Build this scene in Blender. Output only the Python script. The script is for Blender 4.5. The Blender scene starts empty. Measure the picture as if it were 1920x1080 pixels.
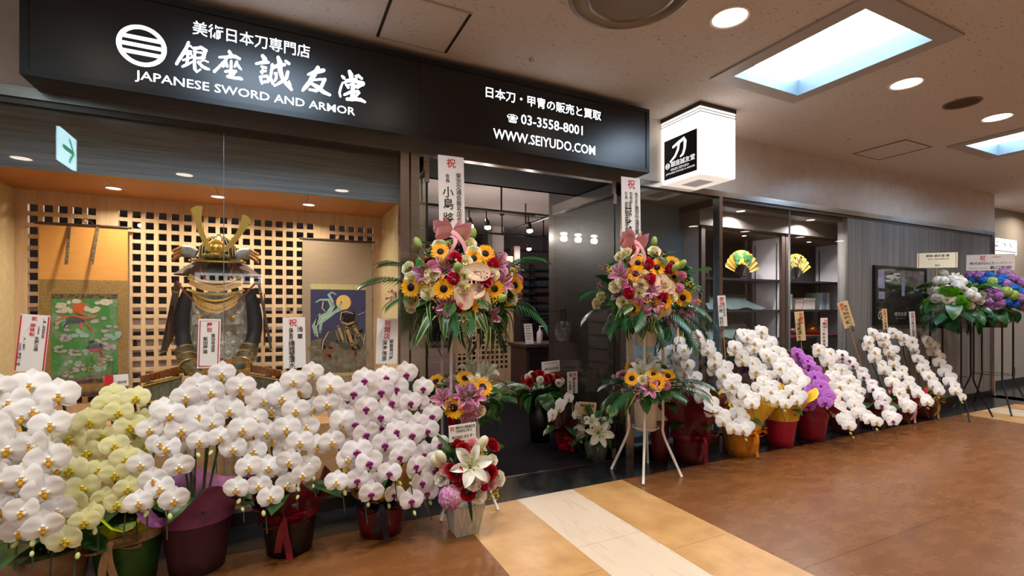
import bpy, math, random
from mathutils import Vector, Matrix
random.seed(7)
SC = bpy.context.scene
COL = SC.collection
PI = math.pi

# ---------------------------------------------------------------- camera
FPX, HOR, CH = 905.0, 579.0, 1.2            # focal length (px at 1920), horizon row, eye height
YAW = math.radians(25.8)
cd = bpy.data.cameras.new('camera'); cam = bpy.data.objects.new('camera', cd); COL.objects.link(cam)
cam.location = (0, 0, CH); cam.rotation_euler = (PI/2, 0, -YAW)
cd.sensor_width = 36; cd.lens = 36*FPX/1920; cd.shift_y = (HOR-540)/1920; cd.clip_start = .05
SC.camera = cam
SC.view_settings.view_transform = 'Standard'; SC.view_settings.look = 'None'
SC.view_settings.exposure = 0.0; SC.view_settings.gamma = 1; SC.view_settings.use_curve_mapping = False
W = bpy.data.worlds.new('world'); SC.world = W; W.use_nodes = True
W.node_tree.nodes['Background'].inputs[0].default_value = (.9, .92, 1, 1)
W.node_tree.nodes['Background'].inputs[1].default_value = .02
PANEL_E, DOWN_W, CASE_W, SHOP_W = 19.0, 15.0, 6.0, 10.0      # lamp strengths used by the lamp builders below

CY, SY = math.cos(YAW), math.sin(YAW)
def ray(px, py):
    u = (px-960)/FPX; v = (HOR-py)/FPX
    return Vector((SY+CY*u, CY-SY*u, v))
def at(px, py, Y):                # the point of the vertical plane y = Y seen at a pixel
    d = ray(px, py); t = Y/d.y
    return Vector((d.x*t, Y, CH+d.z*t))
def fl(px, py, z=0.0):            # the point of the level z seen at a pixel
    d = ray(px, py); t = (z-CH)/d.z
    return Vector((d.x*t, d.y*t, z))

# ---------------------------------------------------------------- materials
def lin(h):
    h = h.lstrip('#'); r = []
    for i in (0, 2, 4):
        c = int(h[i:i+2], 16)/255
        r.append(c/12.92 if c <= .04045 else ((c+.055)/1.055)**2.4)
    return tuple(r)
MATS = {}
def mat(name, c1, c2=None, scale=(1, 1, 1), ns=4.0, detail=5, lo=.35, hi=.65, rough=.5, metal=0, spec=.5, bump=0, emit=0, ecol=None, coat=0, world=False, rvar=0):
    if name in MATS: return MATS[name]
    m = bpy.data.materials.new(name); m.use_nodes = True
    nt = m.node_tree; b = nt.nodes['Principled BSDF']; L = nt.links.new
    c1 = lin(c1) if isinstance(c1, str) else c1
    b.inputs['Base Color'].default_value = (*c1, 1); b.inputs['Roughness'].default_value = rough
    b.inputs['Metallic'].default_value = metal; b.inputs['Specular IOR Level'].default_value = spec
    b.inputs['Coat Weight'].default_value = coat; b.inputs['Coat Roughness'].default_value = .12
    if emit:
        e = lin(ecol) if ecol else c1
        b.inputs['Emission Color'].default_value = (*e, 1); b.inputs['Emission Strength'].default_value = emit
    if c2 is not None or bump:
        c2 = lin(c2) if isinstance(c2, str) else (c2 or c1)
        if world:
            tc = nt.nodes.new('ShaderNodeNewGeometry'); src = tc.outputs['Position']
        else:
            tc = nt.nodes.new('ShaderNodeTexCoord'); src = tc.outputs['Object']
        mp = nt.nodes.new('ShaderNodeMapping'); mp.inputs['Scale'].default_value = scale; L(src, mp.inputs['Vector'])
        n = nt.nodes.new('ShaderNodeTexNoise'); n.inputs['Scale'].default_value = ns; n.inputs['Detail'].default_value = detail
        n.inputs['Roughness'].default_value = .6; L(mp.outputs['Vector'], n.inputs['Vector'])
        r = nt.nodes.new('ShaderNodeValToRGB'); r.color_ramp.elements[0].position = lo; r.color_ramp.elements[1].position = hi
        r.color_ramp.elements[0].color = (*c1, 1); r.color_ramp.elements[1].color = (*c2, 1)
        L(n.outputs['Fac'], r.inputs['Fac']); L(r.outputs['Color'], b.inputs['Base Color'])
        if bump:
            bp = nt.nodes.new('ShaderNodeBump'); bp.inputs['Strength'].default_value = bump; bp.inputs['Distance'].default_value = .01
            L(n.outputs['Fac'], bp.inputs['Height']); L(bp.outputs['Normal'], b.inputs['Normal'])
        if rvar:
            mr = nt.nodes.new('ShaderNodeMapRange'); mr.inputs['To Min'].default_value = rough-rvar; mr.inputs['To Max'].default_value = rough+rvar
            L(n.outputs['Fac'], mr.inputs['Value']); L(mr.outputs['Result'], b.inputs['Roughness'])
    MATS[name] = m
    return m
def attr_mat(name, rough=.5, spec=.4, sss=0):          # pigment of petals and leaves kept per vertex
    m = bpy.data.materials.new(name); m.use_nodes = True; nt = m.node_tree; b = nt.nodes['Principled BSDF']
    a = nt.nodes.new('ShaderNodeAttribute'); a.attribute_name = 'pigment'
    nt.links.new(a.outputs['Color'], b.inputs['Base Color'])
    b.inputs['Roughness'].default_value = rough; b.inputs['Specular IOR Level'].default_value = spec
    if sss:                                            # thin petals let some light through
        t = nt.nodes.new('ShaderNodeBsdfTranslucent'); nt.links.new(a.outputs['Color'], t.inputs['Color'])
        mx = nt.nodes.new('ShaderNodeMixShader'); mx.inputs[0].default_value = sss
        o = nt.nodes['Material Output']
        nt.links.new(b.outputs[0], mx.inputs[1]); nt.links.new(t.outputs[0], mx.inputs[2]); nt.links.new(mx.outputs[0], o.inputs['Surface'])
    MATS[name] = m
    return m
def glass_mat(name, tint, ior=1.5, rough=0.0, gain=1.0):
    m = bpy.data.materials.new(name); m.use_nodes = True; nt = m.node_tree; nt.nodes.clear()
    o = nt.nodes.new('ShaderNodeOutputMaterial'); mx = nt.nodes.new('ShaderNodeMixShader')
    t = nt.nodes.new('ShaderNodeBsdfTransparent'); t.inputs['Color'].default_value = (*tint, 1)
    g = nt.nodes.new('ShaderNodeBsdfGlossy'); g.inputs['Roughness'].default_value = rough
    ge = nt.nodes.new('ShaderNodeNewGeometry'); dt = nt.nodes.new('ShaderNodeVectorMath'); dt.operation = 'DOT_PRODUCT'
    nt.links.new(ge.outputs['Incoming'], dt.inputs[0]); nt.links.new(ge.outputs['Normal'], dt.inputs[1])
    def mth(op, a, b=None):                            # Schlick reflectance, the same on both faces of a thin pane
        n = nt.nodes.new('ShaderNodeMath'); n.operation = op
        for i, q in enumerate((a, b)):
            if q is None: continue
            if isinstance(q, (int, float)): n.inputs[i].default_value = q
            else: nt.links.new(q, n.inputs[i])
        return n.outputs[0]
    f0 = ((ior-1)/(ior+1))**2
    s = mth('POWER', mth('SUBTRACT', 1.0, mth('ABSOLUTE', dt.outputs['Value'])), 5.0)
    fac = mth('MULTIPLY', mth('ADD', mth('MULTIPLY', s, 1-f0), f0), gain)
    nt.links.new(fac, mx.inputs[0])
    nt.links.new(t.outputs[0], mx.inputs[1]); nt.links.new(g.outputs[0], mx.inputs[2]); nt.links.new(mx.outputs[0], o.inputs['Surface'])
    MATS[name] = m
    return m
PETAL = attr_mat('petal', .55, .3, .28); LEAF = attr_mat('leaf', .32, .5, .12)
GLASS = glass_mat('shop_glass', (.96, .975, .97), 1.5, 0, 1.0)
CLEAR = glass_mat('clear_film', (.9, .9, .9), 1.6, .08, 1.6)

# ---------------------------------------------------------------- mesh builder
class MB:
    def __init__(s): s.v = []; s.f = []; s.c = []; s.col = (1, 1, 1)
    def add(s, vs, fs, cols=None):
        n = len(s.v); s.v += [tuple(p) for p in vs]; s.f += [tuple(i+n for i in f) for f in fs]
        s.c += cols if cols else [s.col]*len(vs)
        return s
    def box(s, a, b):
        x0, y0, z0 = a; x1, y1, z1 = b
        if x0 > x1: x0, x1 = x1, x0
        if y0 > y1: y0, y1 = y1, y0
        if z0 > z1: z0, z1 = z1, z0
        return s.add([(x0,y0,z0),(x1,y0,z0),(x1,y1,z0),(x0,y1,z0),(x0,y0,z1),(x1,y0,z1),(x1,y1,z1),(x0,y1,z1)],
                     [(3,2,1,0),(4,5,6,7),(0,1,5,4),(1,2,6,5),(2,3,7,6),(3,0,4,7)])
    def bbox(s, a, b, r=.01):                     # box with bevelled edges
        x0, y0, z0 = a; x1, y1, z1 = b
        vs = []; idx = {}
        for i, X in enumerate((x0, x1)):
            for j, Y in enumerate((y0, y1)):
                for k, Z in enumerate((z0, z1)):
                    sx, sy, sz = (r, -r)[i], (r, -r)[j], (r, -r)[k]
                    for ax in range(3):
                        idx[(i, j, k, ax)] = len(vs)
                        vs.append((X if ax == 0 else X+sx, Y if ax == 1 else Y+sy, Z if ax == 2 else Z+sz))
        fs = []
        g = lambda *q: idx[q]
        for i in (0, 1):
            q = [g(i,0,0,0), g(i,1,0,0), g(i,1,1,0), g(i,0,1,0)]; fs.append(q if i else q[::-1])
            q = [g(0,i,0,1), g(0,i,1,1), g(1,i,1,1), g(1,i,0,1)]; fs.append(q if i else q[::-1])
            q = [g(0,0,i,2), g(1,0,i,2), g(1,1,i,2), g(0,1,i,2)]; fs.append(q if i else q[::-1])
        for i in (0, 1):
            for j in (0, 1):
                q = [g(0,i,j,1), g(1,i,j,1), g(1,i,j,2), g(0,i,j,2)]; fs.append(q if i == j else q[::-1])
                q = [g(i,0,j,2), g(i,1,j,2), g(i,1,j,0), g(i,0,j,0)]; fs.append(q if i == j else q[::-1])
                q = [g(i,j,0,0), g(i,j,1,0), g(i,j,1,1), g(i,j,0,1)]; fs.append(q if i == j else q[::-1])
                for k in (0, 1):
                    q = [g(i,j,k,0), g(i,j,k,1), g(i,j,k,2)]; fs.append(q if (i+j+k) % 2 else q[::-1])
        return s.add(vs, fs)
    def tube(s, pts, rad, n=6, cap=True):
        pts = [Vector(p) for p in pts]; m = len(pts)
        if not hasattr(rad, '__len__'): rad = [rad]*m
        vs = []; fs = []; up = None
        for i, p in enumerate(pts):
            d = (pts[min(i+1, m-1)]-pts[max(i-1, 0)]).normalized()
            if up is None: up = Vector((0, 0, 1)) if abs(d.z) < .9 else Vector((1, 0, 0))
            a = d.cross(up)
            if a.length < 1e-4: a = d.orthogonal()
            a.normalize(); b = a.cross(d).normalized(); up = b
            for k in range(n):
                t = 2*PI*k/n; vs.append(p+(a*math.cos(t)+b*math.sin(t))*rad[i])
        for i in range(m-1):
            for k in range(n):
                fs.append((i*n+k, i*n+(k+1) % n, (i+1)*n+(k+1) % n, (i+1)*n+k))
        if cap: fs += [tuple(range(n)), tuple((m-1)*n+k for k in range(n-1, -1, -1))]
        return s.add(vs, fs)
    def lathe(s, prof, n=20, c=(0, 0, 0), a0=0, a1=2*PI, wob=None):
        vs = []; fs = []; full = abs(a1-a0-2*PI) < 1e-6; cols = n if full else n+1
        for i, (r, z) in enumerate(prof):
            for k in range(cols):
                t = a0+(a1-a0)*k/n; w = wob(t, i) if wob else 1
                vs.append((c[0]+r*w*math.cos(t), c[1]+r*w*math.sin(t), c[2]+z))
        for i in range(len(prof)-1):
            for k in range(n):
                fs.append((i*cols+k, i*cols+(k+1) % cols, (i+1)*cols+(k+1) % cols, (i+1)*cols+k))
        return s.add(vs, fs)
    def disc(s, c, r, n=20, up=True):
        vs = [(c[0]+r*math.cos(2*PI*k/n), c[1]+r*math.sin(2*PI*k/n), c[2]) for k in range(n)]
        return s.add(vs, [tuple(range(n)) if up else tuple(range(n-1, -1, -1))])
    def ball(s, c, r, n=8, m=6, sc=(1, 1, 1)):
        vs = []; fs = []
        for i in range(m+1):
            p = PI*i/m
            for k in range(n):
                t = 2*PI*k/n; vs.append((c[0]+r*sc[0]*math.sin(p)*math.cos(t), c[1]+r*sc[1]*math.sin(p)*math.sin(t), c[2]-r*sc[2]*math.cos(p)))
        for i in range(m):
            for k in range(n): fs.append((i*n+k, i*n+(k+1) % n, (i+1)*n+(k+1) % n, (i+1)*n+k))
        return s.add(vs, fs)
    def grid(s, fn, nu, nv, thick=None):          # fn(u,v) -> (point, colour or None)
        vs = []; cs = []
        for i in range(nu+1):
            for j in range(nv+1):
                q = fn(i/nu, j/nv)
                if isinstance(q, tuple) and len(q) == 2: vs.append(q[0]); cs.append(q[1] or s.col)
                else: vs.append(q); cs.append(s.col)
        fs = [(i*(nv+1)+j, (i+1)*(nv+1)+j, (i+1)*(nv+1)+j+1, i*(nv+1)+j+1) for i in range(nu) for j in range(nv)]
        return s.add(vs, fs, cs)
    def prism(s, poly, M, d):                     # 2-D outline (convex or simple) pushed d along local z of matrix M
        n = len(poly); vs = [M @ Vector((x, y, 0)) for x, y in poly]+[M @ Vector((x, y, d)) for x, y in poly]
        fs = [tuple(range(n-1, -1, -1)), tuple(range(n, 2*n))]+[(i, (i+1) % n, n+(i+1) % n, n+i) for i in range(n)]
        return s.add(vs, fs)
    def mesh(s, name, m, smooth=False):
        me = bpy.data.meshes.new(name); me.from_pydata([tuple(v) for v in s.v], [], s.f)
        if m is not None: me.materials.append(m if not isinstance(m, str) else MATS[m])
        if m in (PETAL, LEAF):
            a = me.color_attributes.new('pigment', 'FLOAT_COLOR', 'POINT')
            a.data.foreach_set('color', [x for c in s.c for x in (*c[:3], 1.0)])
        if smooth: me.polygons.foreach_set('use_smooth', [True]*len(me.polygons))
        me.update()
        return me
    def build(s, name, m, parent=None, smooth=False, base=None):
        if base is not None: s.v = [(v[0]-base[0], v[1]-base[1], v[2]-base[2]) for v in s.v]
        elif parent is not None:
            b = parent.get('_b')
            if b is not None: s.v = [(v[0]-b[0], v[1]-b[1], v[2]-b[2]) for v in s.v]
        o = bpy.data.objects.new(name, s.mesh(name, m, smooth)); COL.objects.link(o)
        if parent is not None: o.parent = parent
        return o
ORG = {}
def tag(o, label, cat, group=None):
    o['label'] = label; o['category'] = cat
    if group: o['group'] = group
    return o
def thing(name, label, cat, loc, group=None):
    o = bpy.data.objects.new(name, None); COL.objects.link(o); o.empty_display_size = .05
    o.location = loc; o['_b'] = list(loc)
    return tag(o, label, cat, group)
def struct(o): o['kind'] = 'structure'; return o
def sub(mb, name, m, part, smooth=False):          # a sub-part: its part sits at the thing's origin
    b = part.parent.get('_b') if part.parent is not None else None
    return mb.build(name, m, part, smooth, base=b if b is not None else (0, 0, 0))
def inst(me, name, parent, p, R=None, s=1.0):
    o = bpy.data.objects.new(name, me); COL.objects.link(o); o.parent = parent
    b = parent.get('_b') or (0, 0, 0)
    M = Matrix.Translation(Vector(p)-Vector(b))
    if R is not None: M = M @ R.to_4x4()
    sc = s if hasattr(s, '__len__') else (s, s, s)
    o.matrix_basis = M @ Matrix.Diagonal((*sc, 1))
    return o
def facing(n, up=(0, 0, 1), roll=0):               # rotation whose z looks along n and whose y is near up
    z = Vector(n).normalized(); x = Vector(up).cross(z)
    if x.length < 1e-3: x = Vector((1, 0, 0))
    x.normalize(); y = z.cross(x)
    R = Matrix((x, y, z)).transposed()
    return R @ Matrix.Rotation(roll, 3, 'Z') if roll else R
def lerp(a, b, t): return a+(b-a)*t
def path(pts, n):                                  # smooth curve through points (Catmull-Rom), n samples
    pts = [Vector(p) for p in pts]; P = [pts[0]*2-pts[1]]+pts+[pts[-1]*2-pts[-2]]; out = []; m = len(pts)-1
    for i in range(n):
        t = i/(n-1)*m; k = min(int(t), m-1); t -= k
        a, b, c, d = P[k:k+4]
        out.append(.5*((2*b)+(c-a)*t+(2*a-5*b+4*c-d)*t*t+(3*b-a-3*c+d)*t**3))
    return out

# ---------------------------------------------------------------- lettering (built-in font)
GL = {}
def glyph(ch, off=.012):
    k = (ch, off)
    if k not in GL:
        c = bpy.data.curves.new('glyph', 'FONT'); c.body = ch; c.size = 1; c.offset = off; c.resolution_u = 2
        o = bpy.data.objects.new('glyph', c); me = bpy.data.meshes.new_from_object(o)
        GL[k] = ([tuple(v.co[:2]) for v in me.vertices], [tuple(p.vertices) for p in me.polygons])
        bpy.data.objects.remove(o); bpy.data.curves.remove(c); bpy.data.meshes.remove(me)
    return GL[k]
def put(mb, s, M, x, y, w, h, off=.012):           # text s stretched into the box (x,y,w,h) of plane M
    vs, fs = glyph(s, off)
    if not vs: return
    xs = [v[0] for v in vs]; ys = [v[1] for v in vs]
    a, b, c, d = min(xs), max(xs), min(ys), max(ys)
    mb.add([M @ Vector((x+(vx-a)/(b-a+1e-9)*w, y+(vy-c)/(d-c+1e-9)*h, 0)) for vx, vy in vs], fs)
def em(mb, ch, M, cx, cy, size, off=.012):         # one character on its em square
    if ch == ' ': return
    vs, fs = glyph(ch, off)
    if ch == '一' or ch in '・ー': cyo = .36
    else: cyo = .36
    mb.add([M @ Vector((cx+(vx-.5)*size, cy+(vy-cyo)*size, 0)) for vx, vy in vs], fs)
def column(mb, s, M, x, ytop, size, adv=None, off=.011):
    adv = adv or size*1.02
    for i, ch in enumerate(s): em(mb, ch, M, x, ytop-size/2-i*adv, size, off)
def stroke(mb, pts, P, w0=1.0):                    # brush stroke: pts (x,y,width), P maps (x,y) to a point
    n = len(pts); L = []; R = []
    for i, (x, y, w) in enumerate(pts):
        a = pts[max(i-1, 0)]; b = pts[min(i+1, n-1)]
        dx, dy = b[0]-a[0], b[1]-a[1]; l = math.hypot(dx, dy) or 1
        nx, ny = -dy/l*w/2*w0, dx/l*w/2*w0
        L.append((x+nx, y+ny)); R.append((x-nx, y-ny))
    vs = [P(*q) for q in L+R]
    fs = [(i, i+1, n+i+1, n+i) for i in range(n-1)]
    def dot(x, y, r):
        k = len(vs)
        for j in range(8): vs.append(P(x+r*math.cos(j*PI/4), y+r*math.sin(j*PI/4)))
        fs.append(tuple(range(k, k+8)))
    dot(pts[0][0], pts[0][1], pts[0][2]/2*w0); dot(pts[-1][0], pts[-1][1], pts[-1][2]/2*w0)
    mb.add(vs, fs)

# ================================================================ THE SETTING
YF, ZC = 3.06, 2.76                                # shop front plane, ceiling height
mat('floor_brown', '#5c381d', '#85562f', (1.3, 2.6, 1), 4, 14, .12, .88, rough=.27, spec=.5, rvar=.06, world=True)
mat('floor_beige', '#a97d4a', '#c69b66', (1, 1, 1), 6, 8, .3, .7, rough=.3, rvar=.06, world=True)
mat('floor_cream', '#cab7a1', '#d2c0ab', (5, .7, 1), 3, 9, .2, .8, rough=.28, rvar=.05, world=True)
mat('granite', '#17191c', '#2b2e33', (1, 1, 1), 14, 6, .3, .8, rough=.16, spec=.6, world=True)
mat('carpet', '#16131a', '#221e26', (1, 1, 1), 120, 2, .3, .7, rough=.95, spec=.1, world=True)
mat('ceiling_board', '#6c645d', '#c6beb7', (18, 60, 1), 2.0, 3, .31, .37, rough=.9, spec=.2, world=True)
mat('ceiling_plain', '#c6beb7', None, rough=.85, spec=.2)
mat('bulkhead', '#bdb5ad', '#c8c1ba', (1, 1, 1), 9, 4, rough=.3, spec=.5, world=True)
mat('steel', '#b9b7b4', '#a5a3a1', (1, 1, 60), 3, 3, rough=.22, metal=1, world=True)
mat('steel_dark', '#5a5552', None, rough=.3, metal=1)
mat('fascia_wood', '#686e74', '#9a9d9f', (.7, 3, 26), 3, 7, .3, .72, rough=.45, world=True)
mat('grey_wood_wall', '#4e4d4d', '#83807d', (16, 6, .35), 2.2, 7, .28, .72, rough=.42, spec=.5, world=True)
mat('dark_wood_wall', '#1f1b19', '#3a332f', (1, .9, 30), 2.5, 7, .3, .72, rough=.45, world=True)
mat('black_paint', '#0d0d0e', None, rough=.4)
mat('shop_ceiling', '#a39896', None, rough=.9)
mat('dark_wall', '#3c3536', None, rough=.8)
mat('cream_wall', '#d9c79a', '#cdb98c', (1, 1, 1), 30, 3, rough=.8, world=True)
mat('case_ceiling', '#a86f36', '#b87c3e', (2, 12, 1), 3, 5, rough=.5, world=True)
mat('lattice_wood', '#cdab86', '#dfc09a', (8, 8, .8), 4, 5, rough=.55, world=True)
mat('platform_wood', '#d9a97a', '#c8966a', (1, 10, 10), 3, 5, rough=.5, world=True)
mat('blue_grey', '#6b8292', None, rough=.55)
mat('far_wall', '#8f8881', None, rough=.6)
mat('opposite_wall', '#cfc4b8', '#c4b8ac', (1, 1, 1), 5, 4, rough=.6, world=True)

fo = struct(MB().box((-6, -2.4, -.06), (16, 3.1, -.003)).build('floor', 'floor_brown'))
sf = struct(MB().box((-2.4, 3.1, -.06), (8.7, 9.3, -.0005)).build('shop_floor', 'carpet'))
def tile(x0, x1, y0, y1, m, z=0.0):
    MB().box((x0+.0008, y0+.0008, -.003), (x1-.0008, y1-.0008, z)).build('tile', m, fo)
YB = 2.72
for off, wd in ((.935, .412), (7.0, .46)):
    for k, m in enumerate(('floor_beige', 'floor_cream', 'floor_beige')):
        y = YB; n = 0
        while y > -2.4:
            L = .68 if k == 1 else .9
            tile(off+k*wd, off+(k+1)*wd, max(y-L, -2.4), y, m); y -= L
x = -6.0
while x < 8.6:
    tile(x, x+.6, YB, 3.1, 'granite', .0006); x += .6
x = 9.0
# brown field in large sheets between the stripes
def sheet(x0, x1):
    n = max(1, round((x1-x0)/1.8)); w = (x1-x0)/n
    for i in range(n):
        y = YB
        while y > -2.3:
            tile(x0+i*w, x0+(i+1)*w, max(y-1.3, -2.4), y, 'floor_brown', -.0002); y -= 1.3
sheet(-6, .935); sheet(.935+3*.412, 7.0); sheet(7+3*.46, 16)
tile(8.7, 16, YB, 3.5, 'granite', .0006)

# ceiling with openings for the recessed light panels
PX = [-3.25, -.1, 3.06, 6.2, 9.35, 12.5]
PYS = [(1.449, 2.25)]
xs = sorted([-6, 16]+[c+s*.332 for c in PX for s in (-1, 1)]); ys = sorted([-2.4, YF+.02]+[v for p in PYS for v in p])
mb = MB()
for i in range(len(xs)-1):
    for j in range(len(ys)-1):
        if i % 2 == 1 and j % 2 == 1: continue
        mb.box((xs[i], ys[j], ZC), (xs[i+1], ys[j+1], ZC+.03))
struct(mb.build('ceiling', 'ceiling_board'))
struct(MB().box((-6, -2.4, ZC+.2), (16, 3.2, ZC+.24)).build('ceiling_slab', 'ceiling_plain'))
struct(MB().box((-6, YF, 2.243), (8.78, YF+.14, ZC)).build('wall_bulkhead', 'bulkhead'))
struct(MB().box((-6, YF, 0), (-1.56, YF+.14, 2.243)).build('wall_left', 'bulkhead'))
struct(MB().box((-6.1, -2.4, 0), (-6, 3.2, ZC+.2)).build('wall_corridor_end', 'opposite_wall'))
struct(MB().box((16, -2.4, 0), (16.1, 3.6, ZC+.2)).build('wall_corridor_far', 'opposite_wall'))
struct(MB().box((-6, -2.5, 0), (16, -2.4, ZC+.2)).build('wall_opposite', 'opposite_wall'))
# recessed wall past the shop
struct(MB().box((8.78, 3.46, 0), (16, 3.6, ZC)).build('wall_far_recess', 'far_wall'))
struct(MB().box((8.7, YF+.02, 0), (8.86, 3.46, 2.243)).build('wall_return', 'far_wall'))
struct(MB().box((8.78, YF+.02, ZC), (16, 3.6, ZC+.03)).build('ceiling_recess', 'ceiling_plain'))
struct(MB().box((8.86, 3.44, 0), (16, 3.46, .09)).build('baseboard_far', 'granite'))

# shop front rails, posts and kick
struct(MB().box((-1.56, YF-.02, 2.193), (8.72, YF+.04, 2.243)).build('trim_header', 'steel'))
struct(MB().box((-1.56, YF-.005, 2.165), (.69, YF+.06, 2.193)).box((3.53, YF-.005, 2.165), (8.66, YF+.06, 2.193)).build('trim_header_underframe', 'steel_dark'))  # dark steel strip of the frame below the header bar
struct(MB().box((-1.56, YF-.012, .0), (.69, YF+.05, .078)).box((2.57, YF-.012, 0), (5.43, YF+.05, .078)).build('baseboard_front', 'steel_dark'))
struct(MB().box((-1.56, YF-.02, .078), (.69, YF+.05, .1)).box((2.57, YF-.02, .078), (5.43, YF+.05, .1)).build('trim_sill', 'steel'))
struct(MB().box((5.43, YF-.018, 0), (8.66, YF+.05, .1)).build('baseboard_grey_wall', 'steel_dark'))
for nm, a, b in (('trim_post', .69, .745), ('trim_post', .757, .812), ('trim_post', 2.47, 2.55), ('trim_post', 3.505, 3.545), ('trim_post', 8.66, 8.72)):
    struct(MB().box((a, YF-.02, 0), (b, YF+.05, 2.193)).build(nm, 'steel'))
struct(MB().box((5.43, YF, .1), (8.66, YF+.1, 2.193)).build('wall_grey_panel', 'grey_wood_wall'))
# glass of the shop front
def pane(name, a, b): 
    o = MB().box(a, b).build(name, GLASS); return struct(o)
pane('window_1', (-1.56, YF+.012, .1), (-.2725, YF+.022, 2.165))
pane('window_2', (-.2695, YF+.012, .1), (.69, YF+.022, 2.165))
pane('window_3', (2.55, YF+.012, .1), (3.505, YF+.022, 2.193))
pane('window_4', (3.545, YF+.012, .1), (4.508, YF+.022, 2.165))
pane('window_5', (4.512, YF+.012, .1), (5.43, YF+.022, 2.165))
struct(MB().box((-.2725, YF+.008, .1), (-.2695, YF+.026, 2.165)).box((4.508, YF+.008, .1), (4.512, YF+.026, 2.165)).build('trim_glass_joint', mat('joint_silicone', '#9aa4a8', None, rough=.3, metal=.6)))

# left show case
ZL, Y1, Y2, XL, XR = 1.92, 3.25, 3.894, -1.425, .73
struct(MB().box((XL, Y1, ZL-.01), (XR, Y1+.03, 2.3)).build('trim_case_fascia', 'fascia_wood'))
cb = struct(MB().box((XL-.1, Y1+.03, ZL+.012), (XR+.05, Y2+.1, ZL+.03)).build('ceiling_showcase', 'black_paint'))
xs = [XL-.05, -1.36, -.86, -.34, .17, .52, XR+.03]
for i in range(len(xs)-1):
    MB().box((xs[i]+.0015, Y1+.03, ZL), (xs[i+1]-.0015, Y2+.06, ZL+.012)).build('ceiling_panel', 'case_ceiling', cb)
struct(MB().box((XL-.06, YF+.05, 0), (XL, Y2+.1, 2.3)).build('wall_case_left', 'cream_wall'))
struct(MB().box((XR, YF+.06, 0), (XR+.06, Y2+.1, 2.3)).build('wall_case_right', 'cream_wall'))
struct(MB().box((XL, YF+.09, 0), (XR, Y2+.08, .5)).build('floor_showcase', 'platform_wood'))
struct(MB().box((XL-.05, YF+.1, 2.3), (XR+.05, Y2+.1, 2.33)).build('ceiling_case_void', 'black_paint'))
struct(MB().box((XL-.05, Y2+.08, ZL+.03), (XR+.06, Y2+.1, 2.6)).build('wall_case_back_top', 'dark_wall'))

def lattice(name, label, x0, x1, cols, xc0, pitch, z0, z1, zt, rows, Y, m='lattice_wood', t=.02, bar=.024):
    o = thing(name, label, 'lattice', (x0, Y, z0))
    hb = bar/2; xa = xc0-pitch/2; xb = xc0+(cols-.5)*pitch; zb = zt+pitch/2-rows*pitch; za = zt+pitch/2
    MB().box((x0, Y, z0), (xa+hb, Y+.03, z1)).build('stile', m, o); MB().box((xb-hb, Y, z0), (x1, Y+.03, z1)).build('stile', m, o)
    MB().box((xa+hb, Y, za-hb), (xb-hb, Y+.03, z1)).build('rail', m, o); MB().box((xa+hb, Y, z0), (xb-hb, Y+.03, zb+hb)).build('rail', m, o)
    me1 = MB().box((-hb, 0, zb-za+hb), (hb, t, -hb)).mesh('upright_bar', m and MATS[m])
    me2 = MB().box((xa-xb, -0.004, -hb), (0, t-.002, hb)).mesh('cross_bar', MATS[m])
    for k in range(1, cols): inst(me1, 'upright_bar', o, (xa+k*pitch, Y+.004, za))
    for k in range(1, rows): inst(me2, 'cross_bar', o, (xb, Y+.009, zb+k*pitch))
    return o
lattice('lattice_screen', 'pale wood lattice screen behind the green bird hanging scroll', XL, -1.0, 5, -1.3417, .0697, .5, ZL, 1.8145, 18, Y2)
lattice('lattice_screen', 'wide pale wood lattice screen behind the suit of samurai armour', -1.0, .298, 17, -.9043, .0698, .5, ZL, 1.8145, 18, Y2)
lattice('lattice_screen', 'pale wood lattice screen behind the taupe scroll with the moon', .298, XR, 5, .3701, .069, .5, ZL, 1.8145, 18, Y2)

# shop interior shell
struct(MB().box((-2.4, 9.2, 0), (8.7, 9.3, 2.8)).build('wall_shop_back', 'dark_wall'))
struct(MB().box((-2.5, 3.3, 0), (-2.4, 9.3, 2.8)).build('wall_shop_left', 'dark_wall'))
struct(MB().box((8.6, 3.2, 0), (8.7, 9.3, 2.8)).build('wall_shop_right', 'dark_wall'))
struct(MB().box((-2.4, 3.6, 2.5), (8.7, 9.3, 2.56)).build('ceiling_shop', 'shop_ceiling'))
struct(MB().box((.76, YF+.05, 2.2), (2.56, 3.62, 2.7)).build('trim_entrance_soffit', mat('soffit_black', '#0b0a0a', None, rough=.85, spec=.1)))
struct(MB().box((XR+.06, 3.58, 2.2), (2.56, 3.62, 2.56)).build('trim_soffit_edge', 'soffit_black'))
struct(MB().box((2.5, YF+.06, 0), (2.56, 4.3, 2.56)).build('wall_entrance_side', 'dark_wood_wall'))
struct(MB().box((2.56, 3.56, 0), (3.6, 3.62, 2.56)).build('wall_bay_back', 'blue_grey'))
struct(MB().box((2.56, YF+.05, 2.195), (3.6, 3.56, 2.24)).build('ceiling_bay', mat('bay_soffit', '#7d7062', None, rough=.7)))
struct(MB().box((2.9, 3.553, 1.45), (3.6, 3.56, 2.17)).build('wall_bay_upper', 'blue_grey'))
struct(MB().box((.82, 3.098, 0), (2.45, 3.118, .0025)).build('trim_threshold', 'steel'))
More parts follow.
